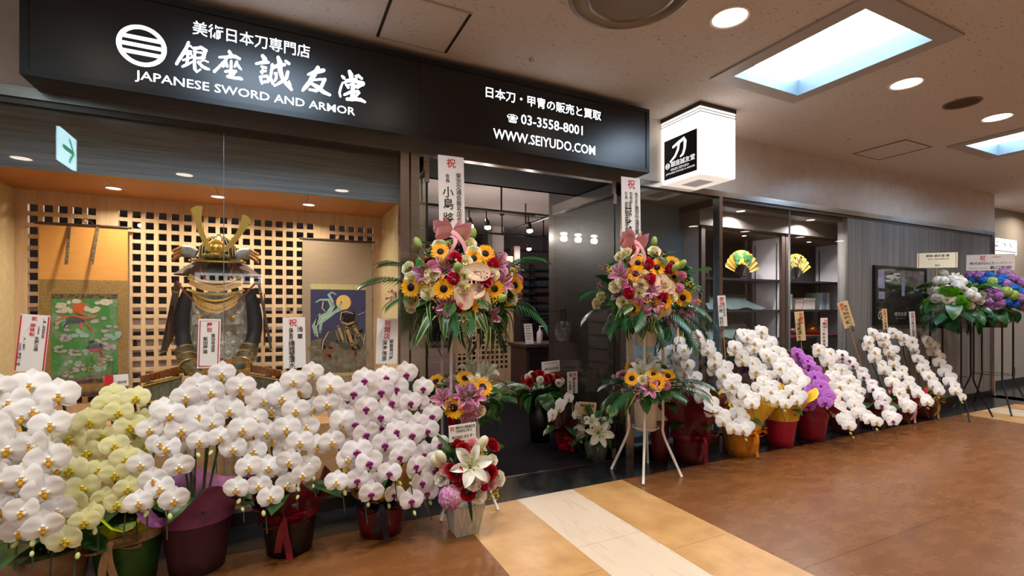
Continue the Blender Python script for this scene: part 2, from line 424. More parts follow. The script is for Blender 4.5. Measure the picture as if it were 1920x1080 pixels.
# right show case shell
struct(MB().box((3.545, YF+.05, 2.13), (6.1, 3.9, 2.2)).build('ceiling_right_case', mat('case_dark', '#3b3532', None, rough=.6)))
struct(MB().box((3.545, YF+.05, 0), (6.1, 3.9, .1)).build('floor_right_case', 'case_dark'))
struct(MB().box((5.96, YF+.1, 0), (6.1, 3.9, 2.2)).build('wall_right_case_end', 'case_dark'))
struct(MB().box((3.545, 3.30, 1.99), (6.0, 3.72, 2.13)).build('trim_right_case_valance', mat('valance_brown', '#6a6360', None, rough=.6)))
struct(MB().box((3.6, 3.88, 2.0), (8.6, 3.94, 2.56)).box((6.1, 3.88, 0), (8.6, 3.94, 2.0)).build('wall_right_back', 'dark_wall'))

# ---------------------------------------------------------------- ceiling lights
mat('panel_light', '#f4f9ff', None, emit=PANEL_E, ecol='#cfe7ff')
mat('frame_paint', '#a39a92', None, rough=.5)
mat('reveal_paint', '#52626b', None, rough=.5)
mat('lamp_white', '#fff8ee', None, emit=14, ecol='#fff1dc')
mat('white_trim', '#d9d0c6', None, rough=.4)
k = 0
names = {(2, 0): 'recessed square light panel above the white lantern sign', (3, 0): 'recessed square light panel past the round ceiling speaker', (1, 0): 'recessed square light panel over the white orchids by the armour window'}
for i, cx in enumerate(PX):
    for j, (y0, y1) in enumerate(PYS):
        lab = names.get((i, j), 'recessed square light panel further along the passage ceiling')
        o = thing('ceiling_light_panel', lab, 'ceiling light', (cx, (y0+y1)/2, ZC), 'recessed light panels')
        a, b = cx-.332, cx+.332; w = .105; zt = ZC-.012
        f = MB()
        f.box((a-w, y0-w, zt), (b+w, y0, ZC)).box((a-w, y1, zt), (b+w, y1+w, ZC)).box((a-w, y0, zt), (a, y1, ZC)).box((b, y0, zt), (b+w, y1, ZC))
        f.build('frame', 'frame_paint', o)
        r = MB(); h = .1; t = .006
        zb = ZC+h
        ring0 = [(a, y0, ZC-.012), (b, y0, ZC-.012), (b, y1, ZC-.012), (a, y1, ZC-.012)]
        ring1 = [(a+t, y0+t, zb), (b-t, y0+t, zb), (b-t, y1-t, zb), (a+t, y1-t, zb)]
        r.add(ring0+ring1, [(q, (q+1) % 4, 4+(q+1) % 4, 4+q) for q in range(4)])
        r.build('reveal', 'reveal_paint', o)
        MB().box((a+t, y0+t, zb), (b-t, y1-t, zb+.01)).build('diffuser', 'panel_light', o)
def area_light(name, loc, power, color, size, parent=None, spread=PI, rot=(0, 0, 0)):
    l = bpy.data.lights.new(name, 'AREA'); l.shape = 'DISK'; l.size = size; l.energy = power; l.color = color; l.spread = spread
    o = bpy.data.objects.new(name, l); COL.objects.link(o)
    if parent is not None:
        b = parent['_b']; o.parent = parent; o.location = (loc[0]-b[0], loc[1]-b[1], loc[2]-b[2])
    else: o.location = loc
    o.rotation_euler = rot
    return o
WARM = (1, .86, .7)
def downlight(x, y, z, r, label, power, group, spread=2.2, col=WARM, m='lamp_white'):
    o = thing('downlight', label, 'downlight', (x, y, z), group)
    MB().lathe([(r*1.25, 0), (r*1.25, -.004), (r*1.16, -.007), (r*1.02, -.004), (r*1.0, 0)], 28, (x, y, z)).build('trim_ring', 'white_trim', o, True)
    MB().disc((x, y, z-.0015), r*1.02, 28, False).build('lens', m, o)
    area_light('lamp', (x, y, z-.012), power, col, r*1.6, o, spread)
    return o
dl = {2.175: 'round ceiling downlight beside the steel air diffuser', 3.91: 'round ceiling downlight between the light panel and the speaker', 5.27: 'round ceiling downlight past the round ceiling speaker'}
for cx in PX:
    for s in (-.885, .85):
        x = cx+s
        lab = 'round ceiling downlight further along the passage'
        for q in dl:
            if abs(q-x) < .25: lab = dl[q]; x = q
        if -3 < x < 13: downlight(x, 1.82, ZC, .085, lab, DOWN_W, 'passage downlights')
        if -3 < x < 13: downlight(x, -.56, ZC, .085, 'round ceiling downlight further along the passage', DOWN_W, 'passage downlights')
for px, py, lab in ((213, 352, 'small bright downlight above the green bird scroll'), (409, 368, 'small bright downlight above the samurai helmet'), (579, 383, 'small bright downlight above the taupe scroll')):
    p = fl(px, py, ZL); downlight(p.x, p.y, ZL, .035, lab, CASE_W, 'showcase downlights', 2.6, (1, .85, .66))

# steel round air diffuser, speaker, hatches, sprinkler
o = thing('air_diffuser', 'large round metal air diffuser in the ceiling', 'air vent', (1.55, 1.86, ZC))
mat('diffuser_paint', '#8d7c68', None, rough=.3, metal=.55)
c = (1.55, 1.86, ZC)
MB().lathe([(.31, 0), (.31, -.02), (.3, -.026), (.27, -.02), (.235, .0)], 48, c).build('outer_ring', 'diffuser_paint', o, True)
MB().lathe([(.215, 0), (.222, -.03), (.214, -.04), (.19, -.036), (.1, -.03), (.0, -.028)], 48, c).build('centre_dish', 'diffuser_paint', o, True)
p = fl(1804, 193, ZC)
o = thing('ceiling_speaker', 'dark round ceiling speaker with bronze rim', 'speaker', p)
MB().lathe([(.115, 0), (.115, -.006), (.105, -.008), (.1, -.003)], 32, p).build('rim', mat('bronze', '#7a603c', None, rough=.4, metal=.5), o, True)
MB().disc((p.x, p.y, ZC-.002), .101, 32, False).build('grille', mat('speaker_mesh', '#4a3d33', '#3a2f27', ns=300, rough=.8), o)
def hatch(x0, x1, y0, y1, label, mm, w=.012, bright=None):
    o = thing('ceiling_hatch', label, 'hatch', (x0, y0, ZC))
    MB().box((x0+w, y0+w, ZC-.003), (x1-w, y1-w, ZC-.0002)).build('board', 'ceiling_board', o)
    for a, b, c_, d, q in ((x0, x1, y0, y0+w, mm), (x0, x1, y1-w, y1, mm), (x0, x0+w*1.8, y0+w, y1-w, bright or mm), (x1-w*1.8, x1, y0+w, y1-w, bright or mm)):
        MB().box((a, c_, ZC-.006), (b, d, ZC-.0002)).build('frame_strip', q, o)
hatch(.5, .92, 2.38, 2.825, 'ceiling access hatch with metal side strips over the shop sign', 'frame_paint', .009, 'steel')
hatch(5.19, 5.66, 2.42, 2.88, 'plain ceiling access hatch with thin grey frame near the far wall', mat('hatch_grey', '#6e675f', None, rough=.5), .01)
for px, py in ((997, 109), (1592, 258), (1897, 330)):
    p = fl(px, py, ZC)
    o = thing('sprinkler_head', {997: 'small sprinkler head in the ceiling over the shop sign', 1592: 'small sprinkler head beside the plain ceiling hatch', 1897: 'small sprinkler head in the far ceiling'}[px], 'sprinkler', p, 'sprinkler heads')
    MB().lathe([(.03, 0), (.03, -.004), (.018, -.006)], 20, p).build('rosette', 'white_trim', o, True)
    MB().lathe([(.018, -.001), (.018, -.012), (.0, -.016)], 16, p).build('nozzle', 'steel', o, True)

# ================================================================ FLOWER PIECES (each faces +z, top is +y)
WHITE, CREAMW = lin('#f4f2f1'), lin('#efe6d2')
def petal(mb, ang, L, Wd, shape=.65, cup=.0, bend=.0, base=.0, z=.0, c0=None, c1=None, ce=None, nu=5, nv=4, tip=0.0, ruff=0, crease=0):
    ca, sa = math.cos(ang), math.sin(ang)
    c0 = c0 or mb.col; c1 = c1 or c0
    def fn(u, v):
        w = Wd*(math.sin(PI*min(1, .06+.94*u)))**shape if not tip else Wd*(math.sin(PI*min(1, (.05+.95*u)))**shape)*(1-tip*u)
        s = (v-.5)*2; r = base+L*u
        zz = z+bend*u*u+cup*s*s*w + (ruff*math.sin(s*9+u*5)*u if ruff else 0) - crease*math.exp(-(s*4)**2)*math.sin(PI*u)
        x, y = r, s*w
        cc = tuple(lerp(a, b, u) for a, b in zip(c0, c1))
        if ce and abs(s) > .7: cc = ce
        return (Vector((x*ca-y*sa, x*sa+y*ca, zz)), cc)
    mb.grid(fn, nu, nv)
def orchid_mesh(col, edge=None):
    mb = MB(); e = edge or col
    for a, L, w in ((90, .52, .2), (222, .5, .19), (318, .5, .19)): petal(mb, math.radians(a), L, w, .6, .1, -.03, 0, -.05, col, e, nu=5, nv=6, crease=.02)
    for a in (12, 168): petal(mb, math.radians(a), .53, .335, .52, -.14, .1, 0, .03, col, e, nu=7, nv=8, crease=.03)
    return mb.mesh('orchid_bloom', PETAL, True)
def lip_mesh(a, b, col):
    mb = MB(); mb.col = lin(col); mb.ball((0, .02, .06), .045, 7, 5, (1, 1, 1.3))
    mb.col = lin(a); mb.ball((-.055, -.06, .06), .05, 7, 5, (1, 1.1, .8)); mb.ball((.055, -.06, .06), .05, 7, 5, (1, 1.1, .8))
    mb.col = lin(b); mb.ball((0, -.13, .09), .055, 7, 5, (.8, 1.5, .7)); mb.ball((0, -.045, .085), .04, 6, 4)
    return mb.mesh('lip', PETAL, True)
ORCH = {
 'white': (orchid_mesh(WHITE), lip_mesh('#f3e7c4', '#d9a21e', '#f2ece4')),
 'yellow': (orchid_mesh(lin('#e6e3a4'), lin('#efecc0')), lip_mesh('#d9c02c', '#c7a80c', '#ddd27a')),
 'plip': (orchid_mesh(WHITE, lin('#f1edf0')), lip_mesh('#8a1a6a', '#7a0c58', '#d9a8c8')),
 'purple': (orchid_mesh(lin('#b45ccb'), lin('#cf86de')), lip_mesh('#8f1580', '#7c0e6c', '#d9a8d8')),
}
def bud_mesh(c): 
    mb = MB(); mb.col = lin(c); mb.ball((0, 0, .5), .5, 8, 6, (.62, .62, 1)); return mb.mesh('bud', PETAL, True)
BUD = {'g': bud_mesh('#c9d08a'), 'w': bud_mesh('#e9e6c4'), 'l': bud_mesh('#a9bd6a'), 'p': bud_mesh('#dfb6c6')}

def sunflower():
    mb = MB()
    for ring, (n, L, z) in enumerate(((17, .34, 0), (17, .31, .035))):
        for k in range(n):
            petal(mb, 2*PI*(k+.5*ring)/n+random.uniform(-.06, .06), L*random.uniform(.9, 1.08), .075, .7, .1, random.uniform(.0, .08), .14, z, lin('#e8940c'), lin('#fbc419'), nu=4, nv=2, tip=.35)
    d = MB(); d.col = lin('#140a05'); d.lathe([(.0, .075), (.08, .072), (.14, .055), (.175, .03), (.17, -.02)], 16)
    return mb.mesh('ray_petals', PETAL, True), d.mesh('seed_disc', PETAL, True)
def lily(ci, cm, ce, st='#8a4a1c'):
    mb = MB()
    for k in range(6):
        w = .15 if k % 2 else .115
        a = k*PI/3
        ca, sa = math.cos(a), math.sin(a)
        def fn(u, v, w=w, ca=ca, sa=sa):
            s = (v-.5)*2; ww = w*math.sin(PI*min(1, .12+.88*u))**.7
            r = .05+.5*u; zz = -.28+.62*u-.42*u**3+.1*s*s
            x, y = r, s*ww
            c = ce if abs(s) > .75 else tuple(lerp(p, q, u) for p, q in zip(ci, cm))
            return (Vector((x*ca-y*sa, x*sa+y*ca, zz)), c)
        mb.grid(fn, 6, 4)
    s = MB(); s.col = lin('#b9c48a')
    for k in range(6):
        a = k*PI/3+.4; s.col = lin('#b9c48a'); s.tube([(0, 0, -.2), (.07*math.cos(a), .07*math.sin(a), .1), (.14*math.cos(a), .14*math.sin(a), .24)], .008, 4)
        s.col = lin(st); s.ball((.14*math.cos(a), .14*math.sin(a), .25), .03, 6, 4, (1.6, .8, .6))
    return mb.mesh('lily_petals', PETAL, True), s.mesh('stamens', PETAL, True)
def rose(c0, c1, turns=5, open_=1.0):
    mb = MB()
    for ring in range(turns):
        n = 3+ring; R = .1+.085*ring*open_; H = .34-.05*ring
        for k in range(n):
            a0 = 2*PI*k/n+ring*1.1; span = 2*PI/n*1.35
            def fn(u, v, a0=a0, span=span, R=R, H=H, ring=ring):
                a = a0+(v-.5)*span; fl_ = .55+.45*u+(.22*ring/turns)*u*u
                r = R*fl_*(1+.05*math.sin(a*7+ring)); z = -.2+(H+.2)*u-.1*(2*v-1)**2*u-.1*ring/turns*u**3
                return (Vector((r*math.cos(a), r*math.sin(a), z)), tuple(lerp(p, q, min(1, .3+.7*u)*.6+.4*ring/turns) for p, q in zip(c0, c1)))
            mb.grid(fn, 4, 4)
    return mb.mesh('rose_bloom', PETAL, True)
def carnation(c0, c1):
    mb = MB(); rr = random.Random(3)
    for ring in range(5):
        n = 7+ring*2; el = 1.35-ring*.3
        for k in range(n):
            a = 2*PI*k/n+ring*.5+rr.uniform(-.1, .1)
            def fn(u, v, a=a, el=el, ph=rr.uniform(0, 6)):
                aa = a+(v-.5)*.75*u; e = el+.12*math.sin(v*11+ph)*u
                r = .1+.33*u+.03*math.sin(v*15+ph)*u
                return (Vector((r*math.cos(e)*math.cos(aa), r*math.cos(e)*math.sin(aa), r*math.sin(e)-.08)), tuple(lerp(p, q, u) for p, q in zip(c0, c1)))
            mb.grid(fn, 2, 5)
    return mb.mesh('carnation_bloom', PETAL)
def anthurium():
    mb = MB(); ci, ce = lin('#efd9bd'), lin('#e2b69a')
    def fn(u, v):
        a = (v-.5)*2*PI*.985+PI/2
        h = .5*(1-.38*math.cos(a+PI/2)**2*(1 if math.sin(a) < 0 else .0))
        r = u*.5*(1+.25*math.sin(a)*(1 if math.sin(a) > 0 else -.15))
        return (Vector((r*.85*math.cos(a), r*math.sin(a)+.1, .1*u*u+.05*math.cos(2*a)*u)), tuple(lerp(p, q, u**3) for p, q in zip(ci, ce)))
    mb.grid(fn, 4, 16)
    s = MB(); s.col = lin('#c4627a'); s.tube([(0, -.03, .02), (.0, .08, .1), (.01, .22, .15), (.015, .3, .16)], [.035, .034, .028, .012], 7)
    return mb.mesh('spathe', PETAL, True), s.mesh('spadix', PETAL, True)
def cluster(col, n, r0, spread, stems=None, seed=1, col2=None):
    rr = random.Random(seed); mb = MB()
    for k in range(n):
        a = rr.uniform(0, 2*PI); r = spread*math.sqrt(rr.random()); z = rr.uniform(-.1, .25)
        p = (r*math.cos(a), r*math.sin(a), z)
        if stems: mb.col = lin(stems); mb.tube([(0, 0, -.3), p], .012, 3, False)
        mb.col = lin(col2 if col2 and rr.random() < .4 else col); mb.ball(p, r0*rr.uniform(.8, 1.2), 6, 4, (1, 1, 1.15))
    return mb.mesh('sprig', PETAL, True)
def florets(col, n, R, seed, col2=None, fs=.13):            # hydrangea-like head
    rr = random.Random(seed); mb = MB(); c = lin(col); c2 = lin(col2 or col)
    for k in range(n):
        t = (k+.5)/n; ph = math.acos(1-1.25*t); a = k*2.39996
        d = Vector((math.sin(ph)*math.cos(a), math.sin(ph)*math.sin(a), math.cos(ph)))
        M = facing(d, (0.1, 1, .2), rr.uniform(0, 2))
        q = MB(); cc = tuple(lerp(x, y, rr.random()) for x, y in zip(c, c2))
        for j in range(4): petal(q, j*PI/2, fs, fs*.55, .5, .2, -.02, 0, 0, cc, cc, nu=2, nv=2)
        mb.add([d*R*rr.uniform(.92, 1.06)+M @ Vector(v) for v in q.v], q.f, q.c)
    return mb.mesh('floret_head', PETAL, True)
def leafm(L, Wd, bend, c0, c1, edge=None, shape=.6, nu=7, nv=4, fold=.15):   # leaf growing along +x, top +z
    mb = MB()
    def fn(u, v):
        s = (v-.5)*2; w = Wd*math.sin(PI*min(1, .05+.95*u))**shape
        cc = edge if edge and abs(s) > .7 else tuple(lerp(a, b, abs(s)) for a, b in zip(c0, c1))
        return (Vector((L*(u-.12*bend*bend*u*u), s*w, bend*L*(u*.9-u*u*1.5)*.6+fold*abs(s)*w)), cc)
    mb.grid(fn, nu, nv)
    return mb.mesh('leaf', LEAF, True)
def frond(L, n, c, droop=.5, w=.012, ll=.4):
    mb = MB(); mb.col = lin(c)
    sp = [Vector((L*t, 0, L*(.35*t-droop*t*t))) for t in [i/8 for i in range(9)]]
    mb.tube(sp, [.006*(1-.7*i/8) for i in range(9)], 4)
    for i in range(n):
        t = .18+.8*i/n; p = Vector((L*t, 0, L*(.35*t-droop*t*t))); q = ll*L*(.55+.6*math.sin(PI*min(1, t+.05)))
        for s in (-1, 1):
            d = Vector((.72, s*.62, .05-.25*t)).normalized()
            a = p; b = p+d*q*.55+Vector((0, 0, .04*L)); e = p+d*q+Vector((0, 0, -.12*L))
            nrm = Vector((.6*s, -.7, .2))*0+Vector((-d.y, d.x, 0))*w
            mb.add([a-nrm*.4, a+nrm*.4, b+nrm, b-nrm, e], [(0, 1, 2, 3), (3, 2, 4)])
    return mb.mesh('frond', LEAF, True)
FLW = {}
FLW['sun'] = sunflower()
FLW['plily'] = lily(lin('#c9669c'), lin('#d98ab6'), lin('#f0d8e2'))
FLW['dlily'] = lily(lin('#a8306a'), lin('#c04a86'), lin('#d98cb0'))
FLW['wlily'] = lily(lin('#e9edcf'), lin('#f5f3ee'), lin('#f5f3ee'), '#c9b25a')
FLW['crose'] = (rose(lin('#e0d68c'), lin('#f6f0d6')),)
FLW['wrose'] = (rose(lin('#e4dfc4'), lin('#f5f1e8')),)
FLW['rrose'] = (rose(lin('#6e0612'), lin('#b4101e')),)
FLW['prose'] = (rose(lin('#d98a96'), lin('#eab6b4')),)
FLW['red'] = (carnation(lin('#a00830'), lin('#d81444')),)
FLW['pink'] = (carnation(lin('#d97aa0'), lin('#eaa8c0')),)
FLW['wcarn'] = (carnation(lin('#dfe0c8'), lin('#f4f3ee')),)
FLW['gcarn'] = (carnation(lin('#4f9a14'), lin('#7cc628')),)
FLW['anth'] = anthurium()
FLW['berry'] = (cluster('#d96a86', 14, .05, .38, '#5a7a3a', 2, '#e8a0a8'),)
FLW['yel'] = (cluster('#f0c818', 14, .055, .4, '#7a8a2a', 5, '#f6de3c'),)
FLW['hyd'] = (florets('#d488ba', 70, .36, 4, '#f0c4de', .2),)
FLW['ghyd'] = (florets('#9ab85a', 46, .4, 6, '#b9cc7c', .15),)
FLW['pcym'] = (florets('#a06ab8', 14, .36, 8, '#c9a0d8', .26),)
FLW['bcym'] = (florets('#1c5fb8', 16, .34, 9, '#3c86d8', .24),)
FLW['worch'] = (florets('#f2f1ee', 14, .36, 11, '#e8e8e4', .26),)
FNAME = {'sun': 'sunflower', 'plily': 'pink_lily', 'dlily': 'pink_lily', 'wlily': 'white_lily', 'crose': 'cream_rose', 'wrose': 'white_rose', 'rrose': 'red_rose', 'prose': 'pink_rose', 'red': 'red_carnation', 'pink': 'pink_carnation', 'wcarn': 'white_carnation', 'gcarn': 'green_carnation', 'anth': 'anthurium', 'berry': 'berry_sprig', 'yel': 'yellow_sprig', 'hyd': 'pink_hydrangea', 'ghyd': 'green_hydrangea', 'pcym': 'purple_orchid_cluster', 'bcym': 'blue_orchid_cluster', 'worch': 'white_orchid_cluster'}
SUBN = {'sun': 'seed_disc', 'plily': 'stamens', 'dlily': 'stamens', 'wlily': 'stamens', 'anth': 'spadix'}
FSZ = {'sun': .125, 'plily': .145, 'dlily': .14, 'wlily': .2, 'crose': .085, 'wrose': .085, 'rrose': .085, 'prose': .085, 'red': .095, 'pink': .085, 'wcarn': .09, 'gcarn': .12, 'anth': .105, 'berry': .1, 'yel': .085, 'hyd': .17, 'ghyd': .14, 'pcym': .13, 'bcym': .13, 'worch': .13}
G1, G2, G3 = lin('#1d4a1c'), lin('#2f6a2a'), lin('#12351a')
LF = {'broad': leafm(.3, .075, 1.0, G1, G2), 'ovate': leafm(.18, .05, .7, lin('#27581f'), lin('#3f7a2c')),
      'strap': leafm(.34, .024, 1.3, G1, lin('#2f6a2a'), lin('#c9cf8e'), .45), 'blade': leafm(.3, .016, 1.1, G3, G1, None, .5),
      'orchid': leafm(.3, .055, .9, lin('#163a18'), lin('#27561f'), None, .4), 'monstera': leafm(.26, .1, .8, lin('#174a2a'), lin('#2a6a3c'))}
FR = {'palm': frond(.42, 13, '#21502a', .55, .011, .42), 'palm_wide': frond(.4, 12, '#1b4a2e', .5, .013, .5), 'fern': frond(.3, 16, '#2c5a24', .4, .006, .25)}

def bloom(kind, o, p, n, s=1.0, roll=None):
    r = random.uniform(0, 6.28) if roll is None else roll
    R = facing(n, (0, 0, 1), r); me = FLW[kind]
    f = inst(me[0], FNAME[kind], o, p, R, FSZ[kind]*s)
    if len(me) > 1:
        c = bpy.data.objects.new(SUBN[kind], me[1]); COL.objects.link(c); c.parent = f
    return f
def grow(me, name, o, p, d, s=1.0, tw=0.0):        # leaf or frond starting at p and running along d
    x = Vector(d).normalized(); y = Vector((0, 0, 1)).cross(x)
    if y.length < 1e-3: y = Vector((0, 1, 0))
    y.normalize(); z = x.cross(y); R = Matrix((x, y, z)).transposed() @ Matrix.Rotation(tw, 3, 'X')
    return inst(me, name, o, p, R, s)
def on_ell(px, py, c, R):
    d = ray(px, py); o = Vector((0, 0, CH)); q = o-c
    A = sum((d[i]/R[i])**2 for i in range(3)); B = 2*sum(q[i]*d[i]/R[i]**2 for i in range(3)); Cc = sum((q[i]/R[i])**2 for i in range(3))-1
    D = B*B-4*A*Cc
    t = (-B-math.sqrt(D))/(2*A) if D > 0 else -B/(2*A)
    p = o+d*t; n = Vector(((p[i]-c[i])/R[i]**2 for i in range(3))).normalized()
    return p, n
TOCAM = lambda p: (Vector((0, 0, CH))-p).normalized()
def foliage(o, c, R, n, kinds, seed, zlo=-.6, zhi=.5, sc=(.7, 1.1), out=.45, ymax=3.02):
    rr = random.Random(seed)
    for k in range(n):
        a = 2*PI*(k+rr.random()*.6)/n; e = rr.uniform(zlo, zhi)
        d = Vector((math.cos(a)*math.cos(e), math.sin(a)*math.cos(e), math.sin(e)))
        p = Vector((c[i]+d[i]*R[i]*out for i in range(3)))
        nm = rr.choice(kinds)
        if p.y+d.y*.42*sc[1] > ymax: continue
        if e > -.3 and d.dot(TOCAM(p)) > .45: continue      # leaves stay behind the flowers at the front
        if nm in FR: grow(FR[nm], 'palm_frond', o, p, d+Vector((0, 0, .15)), rr.uniform(*sc))
        else: grow(LF[nm], 'leaf', o, p, d, rr.uniform(*sc), rr.uniform(-.5, .5))
def keyflowers(o, items, c, R, s=1.0):
    for kind, pts in items:
        for q in pts:
            p, n = on_ell(q[0], q[1], c, R); k = q[2] if len(q) > 2 else 1.0
            bloom(kind, o, p+n*.0, n*.6+TOCAM(p)*.55+Vector((0, 0, .12)), s*k*random.uniform(.93, 1.07))
def underleaf(o, c, R, n, seed, s=(.35, .6), k=.8):   # short dark leaves filling the gaps between the flowers
    rr = random.Random(seed)
    for i in range(n):
        a = 2*PI*rr.random(); e = math.asin(rr.uniform(-.75, .95))
        d = Vector((math.cos(a)*math.cos(e), math.sin(a)*math.cos(e), math.sin(e)))
        p = Vector((c[j]+d[j]*R[j]*k for j in range(3)))
        if p.y > 2.9 and c[1] < 3: continue
        t = d.cross(Vector((rr.uniform(-1, 1), rr.uniform(-1, 1), rr.uniform(-1, 1)))).normalized()
        grow(LF[rr.choice(('ovate', 'ovate', 'broad'))], 'leaf', o, p, t*.8+d*.55, rr.uniform(*s), rr.uniform(-1, 1))
def filler(o, c, R, n, kinds, seed, s=1.0):        # the flowers around the side and back of a bouquet
    rr = random.Random(seed)
    for k in range(n):
        a = rr.uniform(-.2*PI, 1.2*PI); e = rr.uniform(-.3, 1.2)
        d = Vector((math.cos(a)*math.cos(e), math.sin(a)*math.cos(e), math.sin(e)))
        p = Vector((c[i]+d[i]*R[i]*.9 for i in range(3)))
        if p.y > 2.96 and c[1] < 3: continue
        bloom(rr.choice(kinds), o, p, d, s*rr.uniform(.85, 1.05))

# ---------------------------------------------------------------- potted moth orchids
def wrapmat(name, c1, c2=None, rough=.4): return mat(name, c1, c2, (1, 1, 1), 18, 4, rough=rough, spec=.5)
mat('moss', '#39421c', '#5a5a2a', ns=60, rough=.9); mat('stemgreen', '#3f4a20', None, rough=.6); mat('wire', '#2d3a22', None, rough=.5)
def pleat(n, amp): return lambda t, i: 1+amp*math.sin(n*t+i*.7)*(.4+.25*i)
def orchid(label, x, y, strands, kind='white', pot=(.13, .25), wrap='wrap', flare=None, flare_m=None, ribbon=None, size=.118, az=None, group=None, bow=None, leaves=6, spread=.2):
    o = thing('potted_orchid', label, 'orchid', (x, y, .001), group)
    r, h = pot; b = (x, y, .001)
    MB().lathe([(0, 0), (r*.74, 0), (r*.8, h*.25), (r*.92, h*.7), (r, h), (r*.93, h), (r*.86, h*.85), (0, h*.84)], 28, b, wob=pleat(9, .012)).build('pot', wrap, o, True)
    MB().lathe([(r*.9, h*.93), (r*.5, h*.97), (0, h)], 18, b).build('moss', 'moss', o, True)
    if flare:
        fr, fh = flare
        mb = MB(); rr = random.Random(int(x*100))
        ph = rr.uniform(0, 6)
        mb.lathe([(r*.99, h*.78), (r*1.05, h), (r*1.05+(fr-r)*.5, h+fh*.62), (fr, h+fh*.95), (fr*1.04, h+fh)], 40, b,
                 wob=lambda t, i: 1+(.02+.035*i)*math.sin(4*t+ph)+(.012*i)*math.sin(9*t+1+ph))
        mb.v = [(v[0], v[1], v[2]+(.06 if v[2] > h+fh*.5 else .02)*math.sin(4*math.atan2(v[1]-y, v[0]-x)+ph*2)*(1 if v[2] > h*1.02 else 0)) for v in mb.v]
        mb.build('wrapping_paper', flare_m or wrap, o, True)
    rr = random.Random(int(abs(x)*1000)+5)
    for k in range(leaves):
        a = 2*PI*k/leaves+.3
        d = Vector((math.cos(a), math.sin(a)*.8, .35)); grow(LF['orchid'], 'leaf', o, Vector((x, y, h*.97))+d*.02, d, rr.uniform(.75, 1.0)*(.55 if d.y > .2 else 1))
    nrm0 = Vector(az) if az else Vector((0, -1, .12))
    for st in strands:
        pts, ya, yb, n = st[:4]; kd = st[4] if len(st) > 4 else kind; sz = st[5] if len(st) > 5 else size
        m = len(pts); W_ = [at(px, py, ya+(yb-ya)*(i/(m-1))**1.4) for i, (px, py) in enumerate(pts)]
        top = W_[0]; rt = Vector((x+(top.x-x)*.3+rr.uniform(-.02, .02), y+.02, h*.95)); mid = Vector((lerp(rt.x, top.x, .55), min(2.985 if y < 3 else 9, max(y+.05, top.y+.06)), max(top.z*.8, h+.1)))
        crest = Vector((top.x, min(top.y+.05, 2.985 if y < 3 else 9), top.z+.02))
        stem = path([rt, mid, crest]+[w+Vector((0, .03, 0)) for w in W_], 22)
        MB().tube(stem, [.0055]*14+[.0045]*8, 5).build('flower_stem', 'stemgreen', o, True)
        ptsF = path(W_, max(n*3, 4)); cum = [0]
        for i in range(1, len(ptsF)): cum.append(cum[-1]+(ptsF[i]-ptsF[i-1]).length)
        tot = cum[-1]
        for k in range(n):
            t = tot*k/max(1, n-1); i = max(j for j in range(len(cum)) if cum[j] <= t+1e-9); i = min(i, len(ptsF)-2)
            q = (t-cum[i])/max(1e-6, cum[i+1]-cum[i]); p = ptsF[i].lerp(ptsF[i+1], q)
            side = (-1)**k
            p = p+Vector((side*sz*spread+rr.uniform(-.008, .008), rr.uniform(-.02, .01), rr.uniform(-.008, .008)))
            nn = nrm0+Vector((side*.16+rr.uniform(-.16, .16), 0, rr.uniform(-.14, .16)))
            s = sz*rr.uniform(.92, 1.08)*(1 if k < n-2 else .9)
            f = inst(ORCH[kd][0], 'flower', o, p, facing(nn, (rr.uniform(-.15, .15), 0, 1)), s)
            c = bpy.data.objects.new('lip', ORCH[kd][1]); COL.objects.link(c); c.parent = f; c.scale = (1.35, 1.35, 1.2)
        e = ptsF[-1]
        for k in range(rr.choice((0, 1, 1, 2))):    # closed buds at the tip
            p = e+Vector((rr.uniform(-.015, .015), -.015*k, -.05-.035*k)); inst(BUD['g'], 'bud', o, p, facing((rr.uniform(-.4, .4), -.6, -.6)), .028-.006*k)
        MB().tube([e+Vector((0, .025, -.02)), e+Vector((0, .0, -.09)), e+Vector((.004, -.02, -.15))], .0028, 4).build('stem_tip', 'wire', o)
    if ribbon:
        rib(o, Vector((x, y, 0)), r, h, ribbon)
    return o
def rib(o, b, r, h, m, ang=-1.75, tails=True):     # ribbon round the pot with a bow and tails in front
    MB().lathe([(r*1.0, h*.68), (r*1.02, h*.72), (r*1.02, h*.79), (r*1.01, h*.83)], 28, tuple(b), wob=pleat(9, .008)).build('ribbon_band', m, o, True)
    d = Vector((math.cos(ang), math.sin(ang), 0)); s = Vector((-d.y, d.x, 0)); c = b+d*(r*1.06)+Vector((0, 0, h*.76))
    bow = MB(); bow.ball(tuple(c), .018, 8, 6)
    for sg in (-1, 1):
        for lift in (.25, -.1):
            def fn(u, v, sg=sg, lift=lift):
                t = u*2*PI; a = .055*(1-math.cos(t))/1.0; wv = (v-.5)*.035
                return c+s*sg*a+Vector((0, 0, lift*a+.025*math.sin(t)*sg*1.0))+d*(.012*math.sin(t)+wv*.8)+Vector((0, 0, wv*.6))
            bow.grid(fn, 12, 2)
    bo = bow.build('bow', m, o, True)
    if tails:
        for sg in (-.6, .5):
            tb = MB()
            def fn(u, v, sg=sg): 
                w = (v-.5)*.03; L = h*.7*(1 if sg > 0 else .8)
                return c+s*(sg*.05*u+w)+d*(.012+.012*math.sin(u*5+sg))+Vector((0, 0, -L*u))
            tb.grid(fn, 8, 2); tb.build('ribbon_tail', m, o, True)

